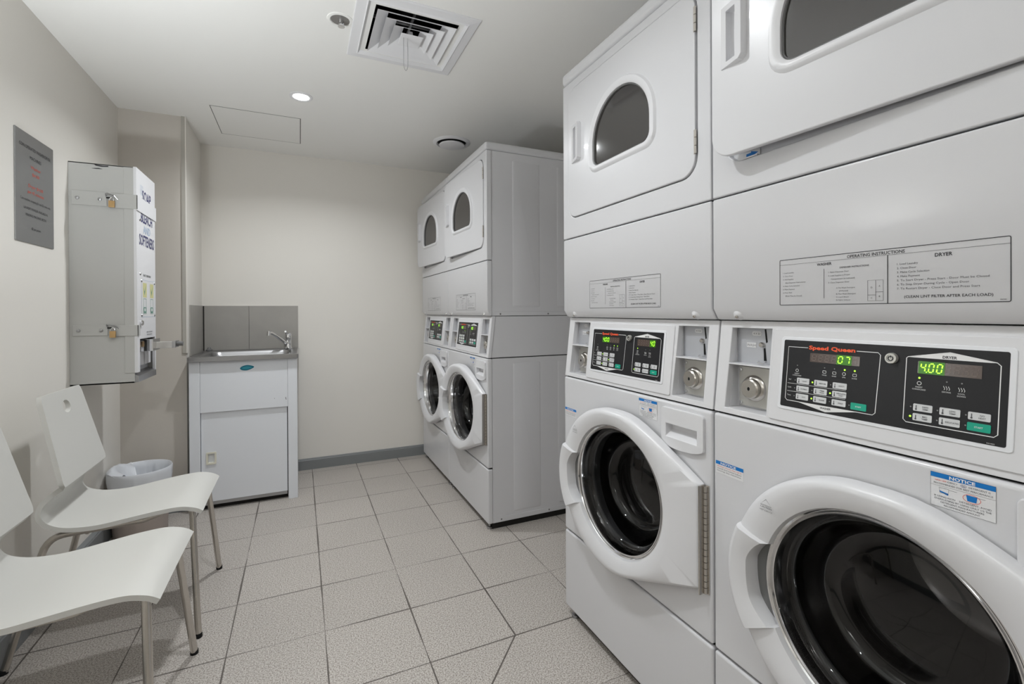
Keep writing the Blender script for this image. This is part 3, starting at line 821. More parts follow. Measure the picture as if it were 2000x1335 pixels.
    for za, zb in ((1.506, 1.566), (1.806, 1.868)):
        hg = MB()
        hg.box(DD(0.6345, za, -0.001), DD(0.6395, zb, 0.0042), NICKEL)
        for k in range(3):
            zc_ = za + (zb - za) * (k + 0.5) / 3; hl = (zb - za) / 6 - 0.0008
            hg.lathe([(0.0034, zc_ - hl), (0.0034, zc_ + hl)], NICKEL, lambda a, c, h: (0.0015 + a, -0.0032 + c, h), n=10, cap0=True, cap1=True)
        hg.build('door_hinge', dd)
    if tray_sticker:
        # blue and white sticker in the bottom of the door opening
        st = MB()
        G = lambda a, c, off: (a, 0.004 - off, c)
        st.box((0.050, 0.0015, 1.4530), (0.118, 0.0135, 1.4560), STICKW)
        st.prism([(0.052, 1.4535), (0.118, 1.4535), (0.118, 1.4700), (0.052, 1.4700)], 0, 0.0006, STICKW, lambda a, c, o: (a, 0.012 - o, c))
        st.prism([(0.084, 1.4590), (0.096, 1.4590), (0.096, 1.4565), (0.114, 1.4630), (0.096, 1.4690), (0.096, 1.4660), (0.084, 1.4655)], 0.0006, 0.0009, BLUEP, lambda a, c, o: (a, 0.012 - o, c))
        st.build('instruction_sticker', T)
    # ---------------- operating instructions label
    L = MB(); e = 0.0005
    outline(L, rrect(0.171, 1.1305, 0.5115, 1.221, 0.002, 3), 0.0011, INK, V, e)
    rect(L, 0.1715, 1.2108, 0.511, 1.2112, INK, V, e)
    rect(L, 0.3625, 1.1305, 0.3638, 1.2108, INK, V, e)
    rect(L, 0.2588, 1.142, 0.2595, 1.197, INK, V, e)
    put_text(L, 'OPERATING INSTRUCTIONS', 0.3435, 1.2125, 0.0056, INK, V, e, bold=0.01, fit=0.088)
    put_text(L, 'WASHER', 0.2595, 1.2035, 0.0050, INK, V, e, bold=0.015, fit=0.027)
    put_text(L, 'DRYER', 0.4375, 1.2015, 0.0056, INK, V, e, bold=0.02, fit=0.0215)
    put_text(L, 'DISPENSER INSTRUCTIONS', 0.311, 1.1955, 0.0030, INK, V, e, bold=0.01, fit=0.048)
    lines = ['1. Load Laundry', '2. Close Door', '3. Add Supplies', '    (See Dispenser Instructions)', '4. Make Cycle Selection', '5. Make Payment', '6. Press Start', '    (Door Must be Closed)']
    for i, s_ in enumerate(lines): put_text(L, s_, 0.178 if not s_.startswith(' ') else 0.183, 1.1935 - 0.0066 * i, 0.0026, INK2, V, e, align='L')
    lines = ['1. Open Dispenser Door', '2. Load Supplies in Proper', '    Compartment (as indicated)', '3. Close Dispenser Door']
    for i, s_ in enumerate(lines): put_text(L, s_, 0.267 if not s_.startswith(' ') else 0.272, 1.1885 - 0.0064 * i, 0.0026, INK2, V, e, align='L')
    lines = ['A: Pre Wash Detergent', '    (If Wanted)', 'B: Main Wash Detergent', 'C: Liquid Bleach', 'D: Fabric Softener']
    for i, s_ in enumerate(lines): put_text(L, s_, 0.281 if not s_.startswith(' ') else 0.286, 1.1590 - 0.0055 * i, 0.0024, INK2, V, e, align='L')
    outline(L, [(0.333, 1.1355), (0.3565, 1.1355), (0.3565, 1.1705), (0.333, 1.1705)], 0.0005, INK, V, e)
    rect(L, 0.3450, 1.1355, 0.3455, 1.1705, INK, V, e); rect(L, 0.333, 1.1452, 0.345, 1.1457, INK, V, e); rect(L, 0.3455, 1.1500, 0.3565, 1.1505, INK, V, e)
    for s_, a, c in (('D', 0.339, 1.157), ('C', 0.339, 1.139), ('A', 0.351, 1.159), ('B', 0.351, 1.1415)): put_text(L, s_, a, c, 0.0028, INK2, V, e)
    lines = ['1. Load Laundry', '2. Close Door', '3. Make Cycle Selection', '4. Make Payment', '5. To Start Dryer - Press Start - Door Must be Closed', '6. To Stop Dryer During Cycle - Open Door', '7. To Restart Dryer - Close Door and Press Start']
    for i, s_ in enumerate(lines): put_text(L, s_, 0.3765, 1.1930 - 0.0067 * i, 0.0033, INK2, V, e, align='L', fit={4: 0.113, 5: 0.091, 6: 0.103}.get(i))
    put_text(L, '(CLEAN LINT FILTER AFTER EACH LOAD)', 0.440, 1.1390, 0.0042, INK, V, e, bold=0.01, fit=0.107)
    put_text(L, '800380', 0.504, 1.1330, 0.0016, INK, V, e)
    L.build('instruction_label', T)
    if big_notice:
        N_ = MB()
        rect(N_, 0.421, 0.818, 0.496, 0.8695, STICKW, V, 0.0005)
        outline(N_, [(0.421, 0.818), (0.496, 0.818), (0.496, 0.8695), (0.421, 0.8695)], 0.0004, INK2, V, 0.0008)
        rect(N_, 0.421, 0.8622, 0.496, 0.8695, BLUEP, V, 0.0008)
        put_text(N_, 'NOTICE', 0.459, 0.8633, 0.0048, LINE_W, V, 0.0011, bold=0.03, fit=0.030)
        put_text(N_, 'HIGH EFF', 0.4335, 0.8573, 0.0025, REDINK, V, 0.0009, fit=0.014)
        put_text(N_, 'ICIENCY', 0.4475, 0.8573, 0.0025, INK2, V, 0.0009, fit=0.012)
        put_text(N_, 'he', 0.4605, 0.8573, 0.0025, NAVY, V, 0.0009)
        outline(N_, [(0.4605 + 0.0032 * cos(j * pi / 6), 0.8585 + 0.0021 * sin(j * pi / 6)) for j in range(12)], 0.0004, NAVY, V, 0.0009)
        put_text(N_, 'DETERGENT IS', 0.4785, 0.8573, 0.0025, INK2, V, 0.0009, fit=0.024)
        put_text(N_, 'RECOMMENDED FOR BEST PERFORMANCE', 0.459, 0.8525, 0.0026, INK2, V, 0.0009, fit=0.068)
        rect(N_, 0.421, 0.8500, 0.496, 0.8503, INK2, V, 0.0009)
        N_.add([(a, c, 0.0009) for a, c in ((0.4325, 0.841), (0.4425, 0.838), (0.4430, 0.8410), (0.4322, 0.843))], [(0, 1, 2, 3)], BLUEP, V)
        outline(N_, [(0.4315, 0.8475), (0.4325, 0.840), (0.4425, 0.840), (0.4435, 0.8475)], 0.0005, INK2, V, 0.001)
        rect(N_, 0.4435, 0.8465, 0.453, 0.8469, INK2, V, 0.0009)
        N_.add([(a, c, 0.0009) for a, c in ((0.4650, 0.8385), (0.4750, 0.8385), (0.4760, 0.8470), (0.4635, 0.8470))], [(0, 1, 2, 3)], BLUEP, V)
        rect(N_, 0.476, 0.8462, 0.485, 0.8466, INK2, V, 0.0009)
        outline(N_, [(0.4700 + 0.0100 * cos(j * pi / 10), 0.8425 + 0.0060 * sin(j * pi / 10)) for j in range(20)], 0.0006, REDINK, V, 0.0012)
        for i, (s_, w_) in enumerate((('IF USING NON    DETERGENT, AVOID', 0.066), ('OVERSUDSING BY USING ONLY 1/2 THE', 0.066), ('DETERGENT MANUFACTURERS', 0.050), ('RECOMMENDED AMOUNT.', 0.042))):
            put_text(N_, s_, 0.4585, 0.8330 - 0.0042 * i, 0.0026, INK2, V, 0.0009, fit=w_)
        N_.build('notice_sticker', T)
    if small_notice:
        N_ = MB()
        rect(N_, 0.008, 0.740, 0.083, 0.7685, STICKW, V, 0.0005)
        rect(N_, 0.008, 0.7605, 0.083, 0.7685, BLUEP, V, 0.0008)
        put_text(N_, 'NOTICE', 0.043, 0.7620, 0.0050, LINE_W, V, 0.0011, bold=0.03, fit=0.042)
        for i, s_ in enumerate(('Always check that lid is', 'closed and locked before', 'leaving the machine.')):
            put_text(N_, s_, 0.045, 0.7555 - 0.0052 * i, 0.0030, (REDINK if i == 0 else INK2), V, 0.0009, fit=0.066)
        N_.build('notice_sticker', T)
    return T

XN, XF_ = 0.8925, 0.8666
Y1, Y2 = 0.8162 + 0.686, 0.8162
YF1, YF2 = 2.2175 + 0.684, 2.2175 + 2 * 0.686
make_stack((XN, Y2 - 0.0015, 0), 'white stacked washer dryer nearest the camera, cut by the frame, showing 07 and 4.00', ('07', 4), ('4.00', 0), 0.7, 4.3, True, True, tray_sticker=True)
make_stack((XN, Y1, 0), 'second nearest white stacked washer dryer, dryer door shut, whole round washer window in view', ('4.00', 0), ('40', 5), 2.8, 0.0, True, True)
make_stack((XF_, YF1, 0), 'white stacked washer dryer of the far pair with its grey side panel in full view', ('4.00', 0), ('4.00', 0), 4.2, 3.0, False, True, detail=False)
make_stack((XF_, YF2, 0), 'farthest white stacked washer dryer, against the back wall, its dryer door hanging open', ('4.00', 0), ('4.00', 0), 2.2, 4.2, False, True, detail=False)

# ------------------------------------------------------------------ laundry tub cabinet
TX0, TX1, TY = -0.568, -0.018, 3.120
T = thing('laundry_tub_cabinet', 'white metal laundry tub cabinet with stainless sink top below grey splash tiles', 'sink cabinet', (0, 0, 0))
b = MB()
b.box((TX0, TY, 0.0), (TX0 + 0.052, YB - 0.03, 0.849), WHITEG)
b.build('side_panel', T, bevel=0.002)
MB().box((TX1 - 0.052, TY, 0.0), (TX1, YB - 0.03, 0.849), WHITEG).build('side_panel', T, bevel=0.002)
MB().box((TX0 + 0.0525, TY + 0.0015, 0.557), (TX1 - 0.0525, TY + 0.02, 0.849), WHITEG).build('upper_panel', T, bevel=0.002)
MB().box((TX0 + 0.054, TY + 0.03, 0.03), (TX1 - 0.054, YB - 0.035, 0.62), BLACK).box((TX0 + 0.054, TY + 0.045, 0.0), (TX1 - 0.054, TY + 0.06, 0.04), PLINTH).build('inner_box', T)
dr = MB().box((TX0 + 0.0545, TY + 0.013, 0.047), (TX1 - 0.0565, TY + 0.028, 0.62), WHITEG).build('door', T)
hc = MB().box((-0.4825, TY - 0.01, 0.268), (-0.4475, TY + 0.024, 0.322), WHITEG).build('c')
bpy.context.view_layer.update()
cut(dr, [hc], bevel=0.0015)
MB().box((TX0 + 0.058, TY + 0.016, 0.028), (TX1 - 0.058, TY + 0.026, 0.046), STEEL).build('bottom_rail', T)
h = MB()
o4 = rrect(-0.490, 0.260, -0.440, 0.330, 0.004, 2); i4 = rrect(-0.4815, 0.269, -0.4485, 0.321, 0.002, 2)
P = lambda a, c, y: (a, y, c)
h.grid([[P(a, c, TY + 0.0125) for a, c in o4], [P(a, c, TY + 0.008) for a, c in o4], [P(a, c, TY + 0.008) for a, c in i4], [P(a, c, TY + 0.026) for a, c in i4]], CREAM, closed=True)
h.add([P(a, c, TY + 0.0262) for a, c in i4], [list(range(len(i4)))], CREAM)
h.build('recessed_pull', dr, smooth=30)
lg = MB()
pts = []
for i in range(24):
    t = 2 * pi * i / 24
    x = 0.036 * cos(t); z = 0.0155 * sin(t) * (1 - 0.35 * (cos(t) > 0) * cos(t))
    pts.append((-0.283 + x, 0.802 + z + 0.003 * cos(t)))
lg.prism(pts, 0, 0.0015, TEAL, lambda a, c, o: (a, TY + 0.0015 - o, c))
lg.prism([(-0.283 + (a + 0.283) * 0.72, 0.802 + (c - 0.802) * 0.55) for a, c in pts], 0.0014, 0.002, mat('teal_light', (0.03, 0.30, 0.40, 1), rough=0.4), lambda a, c, o: (a, TY + 0.0015 - o, c))
lg.build('brand_badge', T)
# chips in the enamel
MB().prism([(-0.083, 0.612), (-0.080, 0.616), (-0.0795, 0.604), (-0.076, 0.601), (-0.081, 0.600)], 0, 0.0006, INK, lambda a, c, o: (a, TY + 0.0015 - o, c)).prism([(-0.143, 0.614), (-0.139, 0.610), (-0.142, 0.609)], 0, 0.0006, INK2, lambda a, c, o: (a, TY + 0.0015 - o, c)).build('chipped_paint', T)
# stainless top: lip, landing and bowl
x0, x1, y0, y1 = -0.574, -0.010, 3.098, YB - 0.012
zt = 0.874
def rr(ins, z, r): return [(a, c, z) for a, c in rrect(x0 + ins, y0 + ins, x1 - ins, y1 - ins, r)]
def bowl(ins, z, r, ex=0.0): return [(a, c, z) for a, c in rrect(x0 + 0.055 + ins, y0 + 0.045 + ins, x1 - 0.050 - ins - ex, y1 - 0.075 - ins, r)]
s_ = MB()
s_.grid([rr(0.004, zt - 0.027, 0.008), rr(0.0, zt - 0.025, 0.010), rr(0.0, zt - 0.002, 0.010), rr(0.003, zt, 0.010), rr(0.012, zt, 0.012), rr(0.018, zt - 0.001, 0.014),
         bowl(-0.010, zt - 0.001, 0.055), bowl(0.0, zt - 0.010, 0.05), bowl(0.008, zt - 0.05, 0.05), bowl(0.014, zt - 0.19, 0.045), bowl(0.04, zt - 0.205, 0.04)], STEEL, closed=True)
bb = bowl(0.04, zt - 0.205, 0.04)
s_.add(bb, [list(range(len(bb)))], STEEL)
s_.build('sink_top', T, smooth=50)
M_ = lambda a, c, h_: (-0.074 + a, 3.600 + c, h_)
tp = thing('mixer_tap', 'chrome single-lever mixer tap on the stainless sink top', 'tap', (-0.074, 3.592, 0.8735))
t_ = MB()
t_.lathe([(0.027, 0.0), (0.027, 0.004), (0.022, 0.009), (0.020, 0.015), (0.019, 0.070), (0.021, 0.076)], CHROME, lambda a, c, h_: (a, c, h_), n=28)
t_.build('body', tp, smooth=40)
t_ = MB()
t_.lathe([(0.021, 0.076), (0.021, 0.098), (0.016, 0.107), (0.0005, 0.109)], CHROME, lambda a, c, h_: (a, c, h_), n=28)
t_.tube([(0.0, 0, 0.100), (-0.012, -0.03, 0.108), (-0.016, -0.085, 0.120)], [0.010, 0.008, 0.0065], CHROME)
t_.build('lever', tp, smooth=40)
t_ = MB()
t_.tube([(-0.008, -0.004, 0.030), (-0.03, -0.045, 0.055), (-0.075, -0.110, 0.098), (-0.100, -0.150, 0.118), (-0.112, -0.170, 0.119)], [0.013, 0.012, 0.011, 0.011, 0.0115], CHROME)
t_.tube([(-0.110, -0.166, 0.124), (-0.112, -0.170, 0.098)], 0.0115, CHROME)
t_.build('spout', tp, smooth=40)
wk = tag(MB().lathe([(0.018, 0.8735), (0.018, 0.881), (0.013, 0.884), (0.010, 0.895), (0.004, 0.897)], GASKET, lambda a, c, h_: (-0.545 + a, 3.62 + c, h_), n=20, cap1=True).build('sink_plug', smooth=40), 'small dark rubber plug in the back left corner of the sink', 'plug')

# ------------------------------------------------------------------ detergent vending box on the left wall
BX1, BY0, BY1, BZ0, BZ1 = -0.658, 2.585, 2.868, 0.812, 1.770
T = thing('detergent_vending_box', 'tall grey wall-mounted vending box for soap, bleach and softeners', 'vending machine', (XL, BY0, BZ0))
def Lc(x, y, z): return (x - XL, y - BY0, z - BZ0)
b = MB()
b.box(Lc(XL, BY0, BZ0), Lc(BX1 - 0.012, BY0 + 0.004, BZ1), BOXG)
b.box(Lc(XL, BY1 - 0.004, BZ0), Lc(BX1 - 0.012, BY1, BZ1), BOXG)
b.box(Lc(XL, BY0, BZ1 - 0.006), Lc(BX1 - 0.012, BY1, BZ1), BOXG)
b.box(Lc(XL, BY0, 0.812), Lc(BX1 - 0.012, BY1, 0.820), BOXG)
b.box(Lc(XL, BY0 + 0.004, BZ0 + 0.01), Lc(XL + 0.003, BY1 - 0.004, BZ1 - 0.01), BOXG)
b.build('housing', T, bevel=0.0015)
# side flange of the lid, folded round the near side
MB().box(Lc(BX1 - 0.046, BY0 - 0.004, 0.858), Lc(BX1 - 0.010, BY0 + 0.0, BZ1 - 0.004), BOXG).build('door_flange', T, bevel=0.0012)
fm = MB()
fm.box(Lc(BX1 - 0.012, BY0 - 0.004, 1.005), Lc(BX1, BY1 + 0.002, BZ1 + 0.001), BOXW)
fm.box(Lc(BX1 - 0.012, BY0 - 0.004, 0.858), Lc(BX1, BY0 + 0.030, 1.005), BOXW)
fm.box(Lc(BX1 - 0.012, BY1 - 0.012, 0.838), Lc(BX1, BY1 + 0.002, 1.005), BOXW)
front = fm.build('front_door', T, bevel=0.0012)
FP = lambda a, c, o: Lc(BX1 + o, BY0 + a, c)
for s_, c, h_, m_, w_ in (('SOAP', 1.640, 0.050, NAVY, 0.135), ('BLEACH', 1.540, 0.046, NAVY, 0.175), ('AND', 1.492, 0.036, LBLUE, 0.110), ('SOFTENERS', 1.434, 0.050, NAVY, 0.230), ('EXACT COINS ONLY', 1.292, 0.010, INK, 0.12)):
    g = MB(); put_text(g, s_, 0.145, c, h_, m_, FP, 0.0006, bold=0.02, fit=w_); g.build('lettering', front)
g = MB()
for k in range(9):
    outline(g, [(0.055 + 0.016 * (k % 3) + 0.006 * cos(j), 1.700 - 0.016 * (k // 3) + 0.006 * sin(j)) for j in range(6)], 0.0016, LBLUE, FP, 0.0005)
g.build('bubble_print', front)
g = MB()
rect(g, 0.055, 1.105, 0.268, 1.275, STICKW, FP, 0.0004)
outline(g, [(0.055, 1.105), (0.268, 1.105), (0.268, 1.275), (0.055, 1.275)], 0.002, LBLUE, FP, 0.0006)
for a in (0.105, 0.215):
    rect(g, a - 0.028, 1.195, a + 0.030, 1.262, YELLOWP, FP, 0.0007)
    g.add([(a - 0.02, 1.24, 0.0009), (a - 0.004, 1.205, 0.0009), (a + 0.024, 1.258, 0.0009), (a - 0.004, 1.222, 0.0009)], [(0, 1, 2, 3)], GREENP, FP)
    outline(g, [(a - 0.022, 1.120), (a + 0.022, 1.120), (a + 0.022, 1.188), (a - 0.022, 1.188)], 0.004, GREENP, FP, 0.0007)
    rect(g, a - 0.018, 1.123, a + 0.018, 1.150, GREENP, FP, 0.0008)
    disc(g, a, 1.138, 0.011, STICKW, FP, 0.001, 12, ry=0.009)
g.build('product_picture', front)
g = MB()
put_text(g, 'INSERT COINS AND', 0.175, 1.030, 0.007, INK, FP, 0.0006, fit=0.09)
put_text(g, 'PUSH SLIDE IN', 0.175, 1.018, 0.007, INK, FP, 0.0006, fit=0.08)
g.build('instruction_print', front)
for (ya, zz_) in ((0.040, 1.545), (0.040, 1.300), (0.058, 1.270), (0.262, 1.268), (0.058, 1.112), (0.262, 1.112)):
    MB().lathe([(0.007, 0), (0.005, 0.003), (0.0005, 0.0035)], STEEL, lambda a, c, h_: FP(ya + a, zz_ + c, h_), n=12).build('rivet', front, smooth=40)
lk = MB(); lk.lathe([(0.014, 0), (0.014, 0.006), (0.010, 0.010), (0.0005, 0.010)], CHROME, lambda a, c, h_: FP(0.040 + a, 1.078 + c, h_), n=20)
lk.build('cam_lock', front, smooth=40)
# dispensing bay: columns of packs and a bare tray
g = MB()
g.box(Lc(BX1 - 0.16, BY0 + 0.03, 0.842), Lc(BX1 - 0.03, BY1 - 0.014, 1.004), PLATEG)
for a in (0.075, 0.135, 0.195, 0.245):
    g.box(Lc(BX1 - 0.045, BY0 + a - 0.022, 0.880), Lc(BX1 - 0.018, BY0 + a + 0.022, 0.992), BOXW)
    g.box(Lc(BX1 - 0.018, BY0 + a - 0.017, 0.965), Lc(BX1 - 0.014, BY0 + a + 0.017, 0.990), BRASS)
g.build('dispensing_bay', T)
MB().add([Lc(BX1 - 0.03, BY0 + 0.004, 0.858), Lc(BX1 + 0.001, BY0 + 0.004, 0.842), Lc(BX1 + 0.001, BY1 - 0.002, 0.842), Lc(BX1 - 0.03, BY1 - 0.002, 0.858), Lc(BX1 - 0.03, BY0 + 0.004, 0.815), Lc(BX1 + 0.001, BY0 + 0.004, 0.815), Lc(BX1 + 0.001, BY1 - 0.002, 0.815), Lc(BX1 - 0.03, BY1 - 0.002, 0.815)],
         [(0, 1, 2, 3), (7, 6, 5, 4), (0, 4, 5, 1), (1, 5, 6, 2), (2, 6, 7, 3), (3, 7, 4, 0)], STEEL).build('delivery_tray', T)
# coin slide
g = MB()
g.box(Lc(BX1 - 0.02, BY0 + 0.105, 0.945), Lc(BX1 + 0.030, BY0 + 0.225, 1.000), CHROME)
g.box(Lc(BX1 + 0.028, BY0 + 0.135, 0.955), Lc(BX1 + 0.100, BY0 + 0.195, 0.986), CHROME)
g.box(Lc(BX1 + 0.098, BY0 + 0.130, 0.956), Lc(BX1 + 0.112, BY0 + 0.200, 0.988), STEEL)
g.tube([Lc(BX1 + 0.110, BY0 + 0.165, 0.973), Lc(BX1 + 0.136, BY0 + 0.165, 0.973)], 0.011, GASKET)
g.build('coin_slide', T, bevel=0.001)
# steel straps and their padlocks
for (za, zb, lockz) in ((1.583, 1.650, 1.610), (1.022, 1.074, 1.044)):
    st = MB()
    st.box(Lc(XL + 0.012, BY0 - 0.0045, za + 0.004), Lc(-0.762, BY0, zb - 0.002), BOXG)
    st.box(Lc(-0.748, BY0 - 0.0075, za), Lc(BX1 + 0.004, BY0 - 0.0040, zb - 0.004), BOXG)
    st.box(Lc(BX1 + 0.0005, BY0 - 0.0075, za - (0.004 if za > 1.3 else 0)), Lc(BX1 + 0.004, BY1 + 0.006 if za > 1.3 else BY0 + 0.02, zb - 0.004), BOXW if za > 1.3 else BOXG)
    so = st.build('strap', T, bevel=0.0008)
    for xx in (-0.862, -0.786):
        MB().lathe([(0.0075, 0), (0.0065, 0.003), (0.0005, 0.0045)], STEEL, lambda a, c, h_: Lc(xx + a, BY0 - 0.0045 - h_, (za + zb) / 2 + c), n=14).build('bolt', so, smooth=40)
    sl = MB().box(Lc(-0.764, BY0 - 0.006, lockz + 0.012), Lc(-0.722, BY0 - 0.003, lockz + 0.017), BLACK).tube([Lc(-0.765, BY0 - 0.004, lockz + 0.020), Lc(-0.765, BY0 - 0.010, lockz + 0.030), Lc(-0.735, BY0 - 0.012, lockz + 0.024), Lc(-0.724, BY0 - 0.006, lockz + 0.010)], 0.0022, STEEL, n=8)
    sl.build('hasp', so)
    up = za > 1.3
    pk = thing('padlock', 'small brass padlock on the ' + ('upper' if up else 'lower') + ' strap of the grey vending box', 'padlock', (-0.742, BY0 - 0.016, lockz - 0.028), 0, 'brass padlocks')
    MB().box((-0.0105, -0.005, 0), (0.0105, 0.005, 0.029), BRASS).build('body', pk, bevel=0.0015)
    MB().tube([(-0.0065, 0, 0.025), (-0.0065, 0, 0.036)] + [(-0.0065 * cos(radians(t)), 0.002, 0.036 + 0.0065 * sin(radians(t))) for t in (30, 60, 90, 120, 150)] + [(0.0065, 0, 0.036), (0.0065, 0, 0.025)], 0.0018, CHROME, n=8).build('shackle', pk, smooth=40)
# scratched dark gap along the top edge
g = MB()
for pts in ([(-0.805, 1.7655), (-0.775, 1.763), (-0.757, 1.7645), (-0.757, 1.760), (-0.780, 1.7575), (-0.800, 1.760)], [(-0.815, 1.748), (-0.79, 1.7515), (-0.776, 1.748), (-0.80, 1.7465)], [(-0.704, 1.758), (-0.700, 1.765), (-0.698, 1.752)]):
    g.prism(pts, 0, 0.0008, INK, lambda a, c, o: Lc(a, BY0 - o, c))
g.build('pry_marks', T)

# ------------------------------------------------------------------ metal notice sign
sg = thing('notice_sign', 'brushed metal sign with black and red lettering on the left wall', 'sign', (XL, 2.172, 1.3775))
MB().box((0.0, 0.0, 0.0), (0.004, 0.274, 0.3935), SIGNM).build('sign_plate', sg, bevel=0.001)
SP = lambda a, c, o: (0.004 + o, a, c)
for s_, z, h_, m_, w_ in (('COIN OPERATED WASHER/DRYER', 0.338, 0.0125, INK, 0.225), ('MACHINES', 0.305, 0.0125, INK, 0.080), ('Washer', 0.272, 0.012, REDINK, 0.072), ('$4.00', 0.247, 0.012, REDINK, 0.050), ('Dryer $4.00', 0.202, 0.012, REDINK, 0.105), ('per 45 minutes', 0.180, 0.012, REDINK, 0.115),
                          ('Coin machine accepting $1 and $2 coins only', 0.150, 0.0095, INK, 0.215), ('LAUNDRY POWDER AVAILABLE IN', 0.120, 0.0095, INK, 0.170), ('VENDING MACHINE BESIDE', 0.096, 0.0095, INK, 0.150), ('$2 per packet', 0.050, 0.0095, INK, 0.065)):
    g = MB(); put_text(g, s_, 0.137, z, h_, m_, SP, 0.0005, fit=w_); g.build('lettering', sg)

# ------------------------------------------------------------------ waste bin with liner
T = thing('waste_bin', 'round waste bin with white plastic liner behind the far chair', 'bin', (-0.748, 2.962, 0))
MB().lathe([(0.0005, 0.004), (0.100, 0.004), (0.107, 0.0), (0.112, 0.006), (0.112, 0.02), (0.128, 0.325), (0.131, 0.330), (0.127, 0.331), (0.110, 0.02)], BINM, lambda a, c, h_: (a, c, h_), n=48).build('bin_body', T, smooth=40)
rows = []
rnd = random.Random(3)
NL = 72
ph = [rnd.uniform(0, 6.28) for _ in range(8)]
def crk(t, k): return sum(sin(t * f_ + ph[i] + k * 1.3) for i, f_ in enumerate((5, 9, 14, 23, 31))) / 5
for k, (r, z, amp) in enumerate(((0.1300, 0.262, 0.0035), (0.1325, 0.285, 0.0035), (0.1335, 0.31, 0.0025), (0.1345, 0.328, 0.0012), (0.1315, 0.3345, 0.0010), (0.126, 0.330, 0.0010), (0.120, 0.300, 0.004), (0.108, 0.250, 0.010), (0.095, 0.180, 0.012), (0.070, 0.130, 0.012), (0.02, 0.110, 0.004))):
    rows.append([((r + amp * crk(2 * pi * j / NL, k * 0.5)) * cos(2 * pi * j / NL), (r + amp * crk(2 * pi * j / NL, k * 0.5)) * sin(2 * pi * j / NL), z + (amp * 2.2 * crk(2 * pi * j / NL + 1, k) if k in (0, 7, 8, 9) else 0.0)) for j in range(NL)])
lin = MB().grid(rows, LINER, closed=True)
# bunched bag lying over the left of the rim
rows = []
for i in range(13):
    a = radians(120 + 130 * i / 12)
    rows.append([((0.135 - 0.085 * q) * cos(a), (0.135 - 0.085 * q) * sin(a), 0.332 + 0.030 * sin(pi * min(1, q * 1.25)) * sin(pi * i / 12) + 0.006 * sin(7 * a + 9 * q) - 0.05 * q * q) for q in [j / 8 for j in range(9)]])
lin.grid(rows, LINER)
lin.build('bin_liner', T, smooth=55)

# ------------------------------------------------------------------ chairs
def catmull(pts, n):
    out = []
    P_ = [pts[0]] + pts + [pts[-1]]
    for i in range(1, len(P_) - 2):
        p0, p1, p2, p3 = P_[i - 1:i + 3]
        for k in range(n):
            t = k / n
            out.append(tuple(0.5 * (2 * p1[d] + (p2[d] - p0[d]) * t + (2 * p0[d] - 5 * p1[d] + 4 * p2[d] - p3[d]) * t * t + (3 * p1[d] - p0[d] - 3 * p2[d] + p3[d]) * t ** 3) for d in range(len(p1))))
    out.append(pts[-1])
    return out
